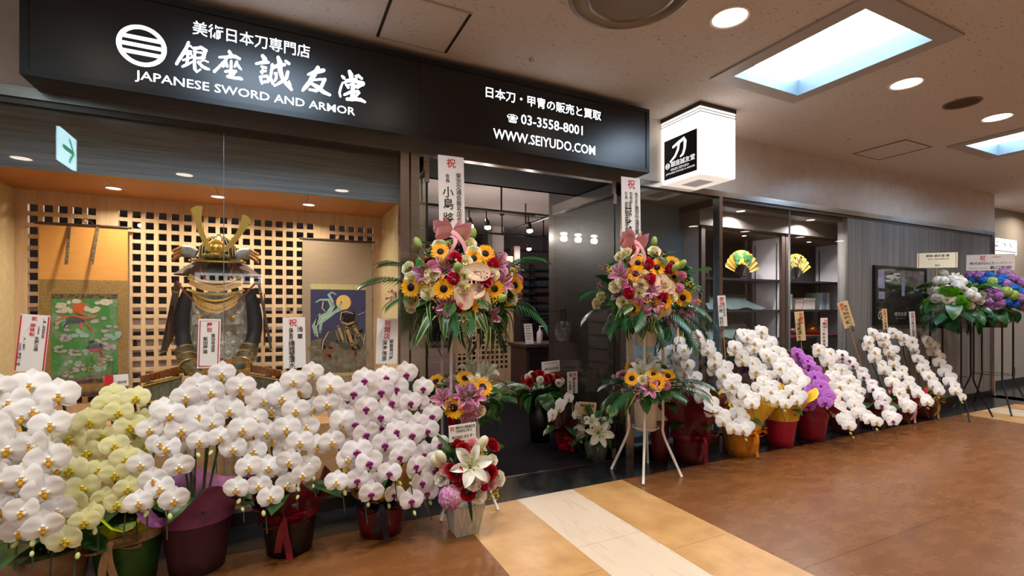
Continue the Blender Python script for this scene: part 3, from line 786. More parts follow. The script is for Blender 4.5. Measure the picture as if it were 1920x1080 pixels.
# ================================================================ ORCHIDS BEFORE THE ARMOUR WINDOW
wrapmat('kraft', '#8a6a48', '#7a5a3a', .7); wrapmat('green_wrap', '#1f4a14', '#2c5c1a'); wrapmat('lime_wrap', '#b4c81e', '#a2b818')
wrapmat('plum_wrap', '#3c1826', '#4a2030', .6); wrapmat('plum_flare', '#6e3a66', '#8a4a78', .5); wrapmat('black_wrap', '#17090d', '#221014')
wrapmat('burgundy', '#4e0a16', '#68101f', .35); wrapmat('burgundy_satin', '#6e0f20', '#861828', .25); wrapmat('navy_satin', '#0a1028', '#141c3c', .25)
wrapmat('gold_foil', '#b48a3c', '#d0a850', .25); wrapmat('beige_ribbon', '#a88a64', '#b89a74', .35); wrapmat('orange_wrap', '#d98410', '#e69a20', .3)
wrapmat('yellow_wrap', '#dcae20', '#e6bc34', .35); wrapmat('red_wrap', '#a00c30', '#b4143a', .35); wrapmat('crimson_wrap', '#8e0a34', '#a8123e', .3)
wrapmat('dark_red_wrap', '#4a0c14', '#5c121a', .4); wrapmat('pink_satin', '#eaa0ae', '#f2b4c0', .35); wrapmat('white_wrap', '#d9d6d0', '#c9c6c0', .4); wrapmat('pink_paper', '#c4506e', '#d0607e', .5)
WO = 'white orchids lined up before the shop windows'
orchid('white orchid in brown kraft wrapping beside the yellow-green orchid', -.86, 2.62,
  [([(42, 722), (30, 770), (8, 820), (-20, 900)], 2.5, 2.35, 7, 'white', .135), ([(96, 738), (82, 775), (76, 820), (70, 880), (66, 945), (62, 985)], 2.46, 2.3, 9, 'white', .128),
   ([(-20, 730), (-40, 800), (-60, 900)], 2.5, 2.35, 6), ([(34, 860), (22, 915), (20, 955), (30, 990)], 2.55, 2.42, 5), ([(10, 770), (12, 830), (4, 900), (18, 950)], 2.58, 2.46, 6), ([(112, 800), (104, 850), (95, 905), (92, 960)], 2.58, 2.44, 5)],
  pot=(.15, .22), wrap='kraft', ribbon=None, size=.12, group=WO)
orchid('yellow-green orchid in dark green wrapping with beige ribbon', -.6, 2.66,
  [([(156, 786), (145, 828), (147, 869), (144, 911), (144, 946), (142, 981), (140, 1012)], 2.55, 2.4, 8, 'yellow', .115), ([(188, 758), (183, 795), (182, 840), (177, 900), (180, 930), (184, 966)], 2.6, 2.45, 8, 'yellow', .105),
   ([(243, 746), (232, 772), (232, 808), (230, 842), (230, 878), (229, 911), (233, 945)], 2.58, 2.45, 8, 'yellow', .11), ([(262, 782), (264, 818), (260, 850), (259, 880), (259, 910), (256, 945)], 2.62, 2.48, 7, 'yellow', .1), ([(200, 738), (214, 760)], 2.66, 2.64, 2, 'yellow', .1), ([(102, 824), (94, 894), (86, 945), (96, 1008)], 2.62, 2.45, 5, 'yellow', .1)],
  'yellow', (.14, .3), 'green_wrap', (.19, .05), 'lime_wrap', 'beige_ribbon')
orchid('white orchid in plum paper wrapping beside the yellow-green orchid', -.34, 2.66,
  [([(362, 722), (361, 760), (362, 795), (365, 828)], 2.6, 2.5, 5, 'white', .112), ([(408, 700), (408, 735), (407, 768), (406, 800), (405, 822)], 2.6, 2.5, 5, 'white', .115),
   ([(338, 744), (331, 784), (327, 830), (325, 876), (318, 911), (313, 940)], 2.55, 2.38, 7, 'white', .12), ([(300, 768), (292, 813), (285, 855), (280, 894), (276, 935)], 2.55, 2.4, 6, 'white', .11),
   ([(442, 728), (443, 770), (448, 813), (453, 851), (456, 884), (456, 912)], 2.55, 2.42, 6, 'white', .122), ([(390, 760), (380, 800), (360, 840)], 2.68, 2.6, 4, 'white', .11)],
  'white', (.15, .3), 'plum_wrap', (.25, .07), 'plum_flare', None, group=WO)
orchid('white orchid in black pot with burgundy ribbon', .05, 2.66,
  [([(484, 754), (489, 791), (489, 827), (493, 865), (497, 900), (499, 935)], 2.58, 2.42, 7, 'white', .118), ([(539, 712), (541, 749), (548, 784), (552, 820), (557, 858), (556, 892)], 2.58, 2.44, 7, 'white', .122),
   ([(512, 735), (523, 763), (523, 805), (527, 841), (528, 872), (530, 910)], 2.62, 2.5, 7, 'white', .115), ([(572, 700), (574, 728), (581, 767), (585, 798), (587, 834), (590, 872)], 2.62, 2.5, 6, 'white', .115), ([(470, 745), (475, 775)], 2.66, 2.64, 2)],
  'white', (.14, .27), 'black_wrap', (.19, .06), 'burgundy', 'burgundy_satin', group=WO)
orchid('white orchid with purple lips and navy ribbon beside the steel post', .5, 2.66,
  [([(611, 726), (624, 767), (631, 800), (635, 835), (640, 865), (644, 900)], 2.55, 2.42, 6, 'white', .128), ([(674, 712), (676, 748), (678, 784), (678, 813), (678, 841), (679, 868), (681, 893), (686, 922)], 2.52, 2.4, 9, 'plip', .132),
   ([(716, 705), (722, 742), (723, 774), (733, 802), (732, 830), (738, 855), (742, 884)], 2.56, 2.42, 8, 'plip', .132), ([(750, 700), (756, 745), (758, 788), (764, 830), (770, 870)], 2.58, 2.45, 7, 'plip', .13),
   ([(782, 728), (797, 763), (805, 791), (810, 815), (816, 838), (822, 862)], 2.6, 2.48, 6, 'plip', .12), ([(699, 740), (704, 790), (706, 830), (706, 879), (711, 902), (728, 925)], 2.6, 2.46, 7, 'plip', .12),
   ([(776, 790), (784, 840), (794, 872), (782, 900), (780, 938)], 2.55, 2.42, 6, 'plip', .125), ([(640, 745), (655, 785), (660, 830), (664, 870)], 2.62, 2.52, 5, 'plip', .12), ([(806, 880), (806, 920)], 2.55, 2.48, 2, 'plip', .12)],
  'plip', (.15, .26), 'burgundy', (.21, .06), 'gold_foil', 'navy_satin', size=.125)

# ORCHIDS PAST THE ENTRANCE
AZ = (-.5, -.75, .34)
RG = 'white orchids lined up before the shop windows'
def yb(n): return 2.86, 2.42
orchid('white orchid in dark red cellophane beside the white flower stand', 2.93, 2.82,
  [([(1276, 655), (1284, 690), (1300, 713), (1314, 737), (1331, 760), (1351, 780), (1368, 802)], 2.82, 2.4, 13, 'white', .12), ([(1303, 630), (1322, 650), (1338, 672), (1357, 690), (1367, 707), (1383, 727), (1400, 742), (1414, 756)], 2.86, 2.42, 14, 'white', .118),
   ([(1332, 685), (1352, 707), (1360, 730), (1374, 753), (1384, 773), (1394, 793), (1398, 808)], 2.8, 2.38, 12, 'white', .115)],
  'white', (.15, .28), 'dark_red_wrap', (.26, .22), 'burgundy', 'burgundy_satin', az=AZ, group=RG, spread=.2)
orchid('pale orchid wrapped in white paper behind the white flower stand', 2.72, 2.94,
  [([(1236, 660), (1245, 690), (1262, 720)], 2.94, 2.8, 5, 'white', .1), ([(1268, 640), (1262, 660), (1266, 690)], 2.95, 2.85, 4, 'white', .1)],
  'white', (.08, .42), 'burgundy', (.13, .2), 'white_wrap', None, az=AZ, spread=.2)
orchid('white orchid in orange wrapping with orange ribbon', 3.45, 2.78,
  [([(1390, 625), (1408, 641), (1424, 660), (1446, 670), (1462, 690), (1478, 705), (1490, 730), (1494, 748)], 2.9, 2.45, 14, 'white', .12), ([(1370, 648), (1390, 670), (1413, 687), (1430, 705), (1440, 722), (1457, 740), (1468, 756)], 2.9, 2.46, 13, 'white', .12),
   ([(1385, 640), (1400, 662), (1418, 690), (1425, 720), (1436, 745)], 2.94, 2.6, 10, 'white', .115), ([(1440, 640), (1462, 665), (1482, 690), (1500, 712)], 2.94, 2.6, 9, 'white', .115)],
  'white', (.15, .27), 'orange_wrap', (.24, .2), 'yellow_wrap', 'orange_wrap', az=AZ, group=RG, spread=.2)
orchid('white orchid in red pot with yellow paper collar', 3.98, 2.8,
  [([(1422, 620), (1448, 650), (1470, 675), (1488, 700), (1505, 720)], 2.95, 2.55, 10, 'white', .118), ([(1405, 625), (1430, 652), (1452, 682), (1470, 712)], 2.95, 2.62, 9, 'white', .115)],
  'white', (.14, .3), 'red_wrap', (.24, .16), 'yellow_wrap', None, az=AZ, group=RG, spread=.2)
orchid('bright purple orchid in crimson wrapping', 4.42, 2.8,
  [([(1488, 663), (1510, 677), (1522, 693), (1532, 707), (1537, 721), (1544, 735), (1548, 752)], 2.85, 2.5, 12, 'purple', .125), ([(1495, 688), (1506, 712), (1514, 738), (1521, 762)], 2.85, 2.6, 8, 'purple', .12)],
  'purple', (.14, .26), 'crimson_wrap', (.26, .08), 'crimson_wrap', None, az=AZ, spread=.2)
orchid('white orchid in dark red pot beside the purple orchid', 4.95, 2.82,
  [([(1530, 655), (1549, 677), (1560, 696), (1573, 718), (1587, 734), (1598, 751), (1608, 768), (1622, 780), (1640, 792)], 2.88, 2.32, 17, 'white', .125), ([(1552, 712), (1560, 735), (1568, 755), (1576, 772), (1585, 786), (1595, 798)], 2.72, 2.38, 10, 'white', .12), ([(1548, 662), (1575, 690), (1595, 715), (1612, 745)], 2.95, 2.6, 10, 'white', .115)],
  'white', (.14, .22), 'dark_red_wrap', None, None, None, az=AZ, group=RG, spread=.2)
orchid('white orchid with purple lips in a small dark pot', 5.4, 2.8,
  [([(1573, 664), (1596, 682), (1612, 697), (1623, 712), (1636, 726), (1647, 740), (1656, 756), (1667, 775), (1677, 790)], 2.88, 2.3, 16, 'plip', .115)],
  'plip', (.13, .22), 'dark_red_wrap', (.16, .04), 'burgundy', None, az=AZ, spread=.2)
orchid('tall white orchid in burgundy pot with pink ribbon', 5.95, 2.84,
  [([(1622, 640), (1638, 664), (1650, 682), (1667, 702), (1676, 721), (1685, 737), (1696, 754), (1701, 764)], 2.86, 2.45, 14, 'white', .125), ([(1652, 632), (1667, 660), (1679, 682), (1690, 699), (1699, 715), (1710, 729), (1724, 742), (1737, 754)], 2.9, 2.5, 14, 'white', .122),
   ([(1634, 622), (1655, 640), (1672, 655)], 2.94, 2.86, 5, 'white', .12), ([(1672, 622), (1692, 636), (1707, 652)], 2.94, 2.86, 5, 'white', .12)],
  'white', (.14, .25), 'burgundy', (.2, .06), 'red_wrap', 'pink_satin', az=AZ, group=RG, spread=.2)
orchid('white orchid in dark pot with gold ribbon beside the black flower stand', 6.42, 2.84,
  [([(1704, 640), (1713, 660), (1723, 679), (1731, 693), (1740, 705), (1751, 718), (1759, 734)], 2.9, 2.55, 12, 'white', .122), ([(1733, 636), (1751, 654), (1759, 670), (1765, 685), (1773, 699), (1779, 713), (1786, 727), (1801, 744)], 2.88, 2.5, 13, 'white', .125)],
  'white', (.14, .24), 'dark_red_wrap', (.18, .05), 'gold_foil', 'gold_foil', az=AZ, group=RG, spread=.2)

# ================================================================ FLOWER STANDS
mat('stand_white', '#dcd9d5', None, rough=.35); mat('stand_black', '#0c0c0d', None, rough=.35); mat('pot_white', '#dedad5', '#d2cec8', ns=8, rough=.5); mat('pot_black', '#121214', None, rough=.4)
mat('pot_ribbed', '#c9c5bb', '#a9a598', (30, 30, 2), 3, 4, .4, .6, rough=.7, bump=.6)
def bowtie(o, c, s, m, d=Vector((0, -1, 0)), tails=((-.15, -1.3), (1.1, -1.6))):
    c = Vector(c); sd = Vector((-d.y, d.x, 0)).normalized(); up = Vector((0, 0, 1)); mb = MB()
    mb.ball(tuple(c), s*.16, 8, 6)
    for sg, lift, ln in ((-1, .5, 1), (1, .5, 1), (-1, -.15, .85), (1, -.1, .9), (-.6, 1.1, .75), (.6, 1.0, .75)):
        def fn(u, v):
            t = u*2*PI; a = s*.5*ln*(1-math.cos(t)); w = (v-.5)*s*.5*(.3+.7*math.sin(u*PI))
            return c+sd*(math.copysign(1, sg)*a*abs(sg)-w*.35*lift)+up*(lift*a*.55+s*.14*math.sin(t)+w*.8)+d*(w*.5+.2*s*math.sin(t))
        mb.grid(fn, 12, 3)
    mb.build('bow', m, o, True)
    for dx, dz in tails:
        t = MB()
        def fn2(u, v): return c+sd*(dx*s*u+.12*s*math.sin(u*5)+(v-.5)*s*.22)+up*(dz*s*u+(v-.5)*s*.06)+d*(s*.12+.1*s*math.sin(u*4+dx))
        t.grid(fn2, 8, 2); t.build('ribbon_tail', m, o, True)
def stand(label, x, y, a, ft, zb, zt, m, pots, pm, group=None):
    o = thing('flower_stand', label, 'flower stand', (x, y, 0), group)
    for sx in (-1, 1):
        for sy in (-1, 1):
            MB().tube(path([(x+sx*ft, y+sy*ft, .004), (x+sx*(a+.35*(ft-a)), y+sy*(a+.35*(ft-a)), zb*.62), (x+sx*a, y+sy*a, zb), (x+sx*a, y+sy*a, zb+.12), (x+sx*a, y+sy*a, zt)], 14), .0095, 8).build('leg', m, o, True)
    for z in [zb+.03, zt-.02]:
        MB().tube([(x+a*1.1*math.cos(k*PI/10), y+a*1.1*math.sin(k*PI/10), z) for k in range(21)], .004, 5).build('ring', m, o, True)
    for r, z0, z1 in pots:
        MB().lathe([(0, z0), (r*.86, z0), (r, z1-.008), (r*1.04, z1-.006), (r*1.04, z1), (r*.9, z1), (0, z1-.01)], 26, (x, y, 0)).build('pot', pm, o, True)
    return o
# left stand
C1 = Vector((1.0, 2.76, 1.34)); R1 = (.35, .24, .29)
s1 = stand('white two-tier stand of sunflowers and lilies beside the steel post', 1.0, 2.8, .085, .175, .31, 1.05, 'stand_white', ((.08, .93, 1.12), (.07, .33, .53)), 'pot_white')
X3 = lambda pts, s=3.0, ox=720, oy=280: [(ox+p[0]/s, oy+p[1]/s, *(p[2:])) for p in pts]
keyflowers(s1, [('sun', X3([(318, 577), (570, 588), (505, 615), (153, 777, 1.1), (336, 785), (622, 785), (735, 765), (476, 888)])),
  ('red', X3([(400, 617), (612, 643), (390, 727), (575, 742), (415, 882)])),
  ('crose', X3([(135, 668), (150, 725), (460, 633), (440, 768), (155, 850, 1.15), (245, 808), (310, 540), (505, 580), (480, 530), (525, 970), (450, 710), (715, 840), (150, 885), (610, 700), (270, 700)])),
  ('plily', X3([(230, 690), (345, 665), (555, 715), (670, 755), (590, 935, 1.05), (360, 875), (650, 640), (350, 920, .8)])),
  ('anth', X3([(510, 690, 1.15), (450, 820, 1.15), (550, 855), (530, 795)])), ('pink', X3([(755, 733), (270, 650, .8)])),
  ('berry', X3([(245, 580), (50, 830), (235, 865), (750, 830), (390, 550), (300, 860)])),
  ('yel', X3([(330, 630), (225, 770), (250, 750), (460, 790), (620, 850), (730, 680), (690, 880), (460, 970), (320, 720), (560, 640), (700, 700)]))], C1, R1)
filler(s1, C1, R1, 26, ['crose', 'sun', 'red', 'plily', 'yel'], 21)
foliage(s1, C1+Vector((0, 0, -.02)), R1, 20, ['palm', 'fern', 'palm'], 31, -.6, .35, (.5, .75), .75)
foliage(s1, C1+Vector((0, 0, -.13)), (.3, .2, .15), 40, ['strap', 'strap', 'blade', 'blade'], 32, -1.2, -.3, (.6, .95), .6)
foliage(s1, C1+Vector((0, 0, -.1)), (.32, .22, .15), 30, ['strap', 'blade', 'palm'], 52, -.9, -.31, (.5, .8), .7)
underleaf(s1, C1, R1, 110, 61)
foliage(s1, C1, R1, 44, ['ovate', 'ovate', 'strap'], 33, -.7, 1.2, (.45, .75), .6)
for q in X3([(430, 520), (205, 560), (410, 690), (640, 850), (495, 510)]):
    p, n = on_ell(q[0], q[1], C1, R1); inst(BUD['l'], 'bud', s1, p, facing(n+Vector((0, 0, .6))), .075)
bowtie(s1, at(849, 436, 2.6), .115, 'pink_satin')
C2 = Vector((1.0, 2.74, .66)); R2 = (.24, .2, .14)
keyflowers(s1, [('sun', [(817, 716), (872, 710), (905, 726), (851, 765)]), ('plily', [(871, 741), (890, 742), (830, 748), (878, 778)]), ('wlily', [(912, 694, .8), (885, 690, .8), (895, 718, .7)]), ('pink', [(878, 763)]), ('red', [(852, 790)]),
  ('berry', [(846, 745), (905, 752), (888, 765), (858, 755)]), ('yel', [(860, 780), (840, 770)]), ('crose', [(900, 770, .8)])], C2, R2)
filler(s1, C2, R2, 10, ['crose', 'plily', 'yel', 'wrose'], 22, .9)
foliage(s1, C2, R2, 16, ['palm', 'fern', 'palm_wide'], 34, -.4, .4, (.5, .75), .6)
foliage(s1, C2, R2, 30, ['ovate', 'ovate', 'strap', 'blade'], 35, -.8, .8, (.5, .9), .5)
underleaf(s1, C2, R2, 50, 63, (.3, .5))
# right stand
C3 = Vector((2.4, 2.7, 1.34)); R3 = (.35, .26, .31)
s2 = stand('white two-tier stand of sunflowers and lilies beside the dark entrance wall', 2.41, 2.745, .085, .175, .31, 1.05, 'stand_white', ((.085, .93, 1.12), (.085, .32, .52)), 'pot_white')
Q3 = lambda pts: X3(pts, 3.0, 1060, 300)
keyflowers(s2, [('sun', Q3([(408, 580), (600, 580), (515, 605), (395, 640), (660, 775, 1.1), (380, 835), (550, 795)])), ('red', Q3([(465, 585), (585, 610), (475, 668), (360, 750), (545, 760)])),
  ('plily', Q3([(305, 640, 1.1), (425, 868, 1.1), (690, 840), (500, 800), (485, 730, .8), (605, 890, .8)])), ('dlily', Q3([(375, 680)])),
  ('crose', Q3([(280, 712, 1.1), (340, 520), (320, 690), (425, 700, 1.1), (320, 800), (510, 865), (415, 745), (600, 770), (175, 810), (500, 515), (530, 580), (200, 770), (560, 700), (440, 650), (310, 540)])),
  ('anth', Q3([(540, 680, 1.2), (585, 720), (560, 845)])), ('pink', Q3([(415, 790), (655, 650), (640, 720), (730, 810)])),
  ('berry', Q3([(215, 610), (200, 700), (535, 545), (360, 700, .7)])), ('yel', Q3([(750, 790), (690, 700), (465, 800), (250, 620), (700, 830), (720, 720), (440, 560)]))], C3, R3)
filler(s2, C3, R3, 26, ['crose', 'sun', 'red', 'plily', 'yel'], 23)
foliage(s2, C3+Vector((0, 0, -.02)), R3, 18, ['palm', 'fern', 'palm'], 36, -.6, .35, (.5, .75), .75)
foliage(s2, C3+Vector((0, 0, -.13)), (.3, .2, .15), 38, ['strap', 'ovate', 'blade', 'blade'], 37, -1.2, -.3, (.6, .95), .6)
foliage(s2, C3+Vector((0, 0, -.1)), (.32, .22, .15), 30, ['strap', 'blade', 'palm'], 53, -.9, -.31, (.5, .8), .7)
underleaf(s2, C3, R3, 110, 62)
foliage(s2, C3, R3, 44, ['ovate', 'ovate', 'strap'], 38, -.7, 1.2, (.45, .75), .6)
for q in Q3([(330, 495), (495, 490), (640, 610), (600, 630)]):
    p, n = on_ell(q[0], q[1], C3, R3); inst(BUD['l'], 'bud', s2, p, facing(n+Vector((0, 0, .6))), .075)
bowtie(s2, at(1190, 454, 2.52), .115, 'pink_satin')
C4 = Vector((2.4, 2.7, .66)); R4 = (.24, .2, .13)
keyflowers(s2, [('sun', [(1185, 710), (1232, 718), (1185, 688), (1252, 705), (1225, 702, .8)]), ('plily', [(1220, 728), (1183, 740), (1157, 713, .9)]), ('wlily', [(1213, 676, .8), (1200, 694, .8), (1228, 695, .7)]), ('pink', [(1168, 702), (1248, 722)]), ('berry', [(1197, 740), (1266, 743), (1190, 732)]), ('crose', [(1205, 712, .8)])], C4, R4)
filler(s2, C4, R4, 10, ['crose', 'plily', 'yel', 'wrose'], 24, .9)
foliage(s2, C4, R4, 16, ['palm', 'fern', 'palm_wide'], 39, -.4, .4, (.5, .75), .6)
foliage(s2, C4, R4, 34, ['ovate', 'broad', 'strap', 'blade'], 40, -.8, .8, (.5, .9), .5)
underleaf(s2, C4, R4, 50, 64, (.3, .5))
# black stands
Q5 = lambda pts: X3(pts, 5.4, 1640, 440)
C5 = Vector((6.85, 2.75, 1.33)); R5 = (.36, .28, .26)
s3 = stand('black stand of white and green flowers beside the framed poster', 6.85, 2.75, .14, .26, .4, 1.06, 'stand_black', ((.15, .98, 1.16),), 'pot_black')
keyflowers(s3, [('wcarn', Q5([(640, 560), (910, 560), (870, 780), (620, 630), (1000, 560), (660, 640), (1090, 610)])), ('worch', Q5([(690, 400), (700, 470), (800, 460), (880, 480), (840, 520), (960, 600), (1010, 630), (640, 470)])),
  ('wrose', Q5([(620, 430), (735, 660), (1070, 670), (970, 720), (1030, 760), (780, 690)])), ('gcarn', Q5([(760, 580, 1.1), (860, 660, 1.1), (810, 560, 1.1), (700, 560), (900, 700)])), ('wlily', Q5([(820, 425, .6)]))], C5, R5, 1.0)
filler(s3, C5, R5, 24, ['wcarn', 'wrose', 'worch', 'gcarn'], 25, .95)
foliage(s3, C5, R5, 26, ['broad', 'broad', 'ovate'], 41, -.5, .5, (.6, 1.0), .7)
foliage(s3, C5+Vector((0, 0, -.1)), R5, 22, ['monstera', 'palm_wide', 'broad'], 42, -.8, -.1, (.6, .9), .6)
underleaf(s3, C5, R5, 60, 65)
C6 = Vector((7.62, 2.68, 1.36)); R6 = (.4, .3, .26)
s4 = stand('black stand of blue and purple orchids at the end of the grey wall', 7.62, 2.68, .14, .26, .4, 1.06, 'stand_black', ((.15, .98, 1.16),), 'pot_black')
keyflowers(s4, [('pcym', Q5([(970, 415), (1060, 415), (1090, 580), (1130, 600), (1210, 560), (1140, 670), (1240, 620), (1390, 440), (1480, 480), (1300, 390), (1470, 640), (1260, 690), (1490, 720), (1340, 400), (1320, 500), (1150, 720), (1560, 560), (1600, 660)])),
  ('bcym', Q5([(1165, 420), (1290, 440), (1110, 470), (1400, 545), (1340, 680), (1410, 700), (1500, 590), (1260, 480), (1590, 480)])), ('ghyd', Q5([(1330, 580), (1390, 610), (1190, 480), (1560, 700)]))], C6, R6, 1.05)
filler(s4, C6, R6, 24, ['pcym', 'bcym', 'pcym', 'ghyd'], 26, 1.05)
foliage(s4, C6, R6, 26, ['broad', 'palm_wide', 'ovate'], 43, -.6, .4, (.5, .8), .7)
foliage(s4, C6+Vector((0, 0, -.1)), R6, 20, ['monstera', 'broad'], 44, -.8, -.1, (.6, .9), .6)

# ---------------------------------------------------------------- basket with the big white lily
o = thing('flower_basket', 'white lily, red roses and pink hydrangea in a ribbed white pot', 'flower basket', (.9, 2.46, .001))
b = (.9, 2.46, .001); p4 = lambda r, z: [(b[0]+sx*r, b[1]+sy*r, b[2]+z) for sx, sy in ((-1, -1), (1, -1), (1, 1), (-1, 1))]
mb = MB(); mb.add(p4(.062, 0)+p4(.09, .165)+p4(.08, .165)+p4(.075, .12), [(3, 2, 1, 0)]+[(i+4*k, (i+1) % 4+4*k, (i+1) % 4+4*k+4, i+4*k+4) for k in range(3) for i in range(4)]+[(12, 13, 14, 15)]); mb.build('pot', 'pot_ribbed', o)
C7 = Vector((.91, 2.46, .31)); R7 = (.165, .15, .19)
keyflowers(o, [('wlily', [(884, 872, 1.1)]), ('hyd', [(845, 932)]), ('rrose', [(921, 885), (878, 925), (924, 834), (868, 842), (854, 888), (846, 880, .8), (862, 905, .7)]), ('wrose', [(898, 929), (936, 897), (924, 862, .8), (827, 897), (888, 905)]), ('prose', [(885, 834), (922, 907, .8), (907, 895, .8), (835, 880, .8)]), ('red', [(908, 912, .6), (897, 908, .6)]), ('yel', [(905, 852), (928, 925), (920, 930)])], C7, R7, .95)
for q in ((833, 866), (898, 841), (826, 874)):
    p, n = on_ell(q[0], q[1], C7, R7); inst(BUD['w'], 'bud', o, p, facing(n+Vector((.2, 0, .5))), .085)
filler(o, C7, R7, 10, ['rrose', 'wrose', 'prose'], 27, .9)
foliage(o, C7, R7, 46, ['ovate', 'broad', 'blade', 'fern'], 45, -.7, 1.1, (.35, .7), .5)

# ---------------------------------------------------------------- flowers inside the entrance
p = Vector((2.14, 3.84, 0))
o = thing('flower_bucket', 'tall black bucket of red and white roses in the entrance', 'flower bucket', p)
MB().lathe([(0, .001), (.085, .001), (.11, .34), (.1, .34), (0, .32)], 24, p).build('bucket', 'pot_black', o, True)
C8 = p+Vector((0, 0, .5)); R8 = (.2, .17, .12)
keyflowers(o, [('rrose', [(1012, 700), (1030, 708), (1041, 706), (985, 708), (1022, 712), (1000, 703), (1048, 712), (993, 716)]), ('wcarn', [(997, 702), (1013, 712), (1048, 718), (990, 707), (1052, 714)])], C8, R8, 1.0)
filler(o, C8, R8, 14, ['rrose', 'wcarn', 'rrose'], 28)
foliage(o, C8+Vector((0, 0, -.05)), R8, 44, ['broad', 'ovate', 'broad'], 46, -.9, .5, (.6, .9), .45, 9)
o = orchid('small white orchid in red wrapping with red ribbon in the entrance', 2.2, 3.5, [([(1062, 748), (1045, 765), (1030, 785)], 3.4, 3.3, 5, 'white', .1), ([(1080, 765), (1088, 790), (1085, 815)], 3.4, 3.3, 5, 'white', .1)], 'white', (.09, .16), 'red_wrap', (.14, .1), 'dark_red_wrap', 'red_wrap')
p = fl(1118, 862)
o = thing('lily_pot', 'white lilies with green buds in a grey pot in the entrance', 'flower pot', p)
MB().lathe([(0, .001), (.07, .001), (.095, .13), (.085, .13), (0, .12)], 24, p).build('pot', mat('grey_pot', '#4c4c4e', '#58585a', ns=10, rough=.5), o, True)
C9 = p+Vector((0, 0, .24)); R9 = (.15, .13, .14)
keyflowers(o, [('wlily', [(1124, 812, 1.0), (1110, 790, .6)]), ('wrose', [(1140, 800, .5), (1145, 790, .4), (1148, 818, .4), (1133, 785, .4), (1100, 785, .5)]), ('yel', [(1142, 828, .4)])], C9, R9)
for q in ((1139, 777), (1148, 775), (1149, 782)):
    pp, n = on_ell(q[0], q[1], C9, R9); inst(BUD['l'], 'bud', o, pp, facing(n+Vector((0, 0, 1))), .08)
foliage(o, C9, R9, 40, ['ovate', 'blade', 'fern', 'blade'], 47, -.8, 1.2, (.4, .8), .4, 9)

# ================================================================ SIGNS
FRONT = lambda c: Matrix.Translation(Vector(c)) @ Matrix(((1, 0, 0, 0), (0, 0, -1, 0), (0, 1, 0, 0), (0, 0, 0, 1)))   # x right, y up, z to the passage
mat('sign_black', '#0b0b0d', None, rough=.33, spec=.6); mat('sign_frame', '#0e0e10', None, rough=.35)
mat('letter_light', '#ffffff', None, emit=3.2, ecol='#f0f6ff'); mat('ink_black', '#141210', None, rough=.7); mat('ink_red', '#c01c22', None, rough=.7); mat('ink_white', '#f2f0ec', None, rough=.6)
SX0, SX1, SY0, SZ0, SZ1 = -1.03, 2.55, 2.862, 2.237, 2.722
o = thing('shop_sign', 'long black sign box with glowing white lettering over the shop front', 'sign', (SX0, SY0, SZ0))
MB().box((SX0, SY0+.02, SZ0), (SX1, YF, SZ1)).build('sign_box', 'sign_black', o)
fw = .03
for a, b in (((SX0, SY0, SZ0), (SX1, SY0+.02, SZ0+fw)), ((SX0, SY0, SZ1-fw), (SX1, SY0+.02, SZ1)), ((SX0, SY0, SZ0+fw), (SX0+fw, SY0+.02, SZ1-fw)), ((SX1-fw, SY0, SZ0+fw), (SX1, SY0+.02, SZ1-fw))):
    MB().box(a, b).build('frame', 'sign_frame', o)
xs = at(788, 200, SY0).x
fa = MB().box((SX0+fw, SY0+.006, SZ0+fw), (xs-.001, SY0+.019, SZ1-fw)).build('face_panel', 'sign_black', o)
fb = MB().box((xs+.001, SY0+.006, SZ0+fw), (SX1-fw, SY0+.019, SZ1-fw)).build('face_panel', 'sign_black', o)
YT = SY0+.0045
def on_sign(mb, s, x0, t0, b0, x1, t1, b1, off=.02):
    A, B = at(x0, b0, YT), at(x1, b1, YT); za, zb_ = (A.z+B.z)/2, (at(x0, t0, YT).z+at(x1, t1, YT).z)/2
    put(mb, s, FRONT((0, YT, 0)), A.x, za, B.x-A.x, zb_-za, off)
mb = MB(); on_sign(mb, '美術日本刀専門店', 361, 39, 67, 581, 84, 107, .004); sub(mb, 'lettering', 'letter_light', fa)
mb = MB(); on_sign(mb, 'JAPANESE SWORD AND ARMOR', 253, 135, 154, 665.5, 199, 220, .004); sub(mb, 'lettering', 'letter_light', fa)
mb = MB(); on_sign(mb, '日本刀・甲冑の販売と買取', 911, 164, 184, 1127, 206, 225, .008); sub(mb, 'lettering', 'letter_light', fb)
mb = MB(); on_sign(mb, '03-3558-8001', 977, 215, 234, 1092.5, 235, 252, .006); sub(mb, 'lettering', 'letter_light', fb)
mb = MB(); on_sign(mb, '☎', 951, 213, 229, 971, 216, 232, .0); sub(mb, 'telephone_mark', 'letter_light', fb)
mb = MB(); on_sign(mb, 'WWW.SEIYUDO.COM', 925, 242.5, 261, 1116, 272, 289.5, .006); sub(mb, 'lettering', 'letter_light', fb)
def roundmark(mb, P, r):                            # ring with three bars
    n = 40; vs = []; fs = []
    for k in range(n):
        a = 2*PI*k/n
        vs += [P(r*math.cos(a), r*math.sin(a)), P(r*.8*math.cos(a), r*.8*math.sin(a))]
    for k in range(n): j = (k+1) % n; fs.append((2*k, 2*j, 2*j+1, 2*k+1))
    mb.add(vs, fs)
    for y in (-.36, 0, .36):
        h = .095; w = math.sqrt(.82**2-(abs(y))**2)
        mb.add([P(-w*r, (y-h)*r), P(w*r, (y-h)*r), P(w*r, (y+h)*r), P(-w*r, (y+h)*r)], [(0, 1, 2, 3)])
mb = MB(); cc = at(266, 86, YT); roundmark(mb, lambda x, y: (cc.x+x, YT, cc.z+y), .099); sub(mb, 'round_mark', 'letter_light', fa)
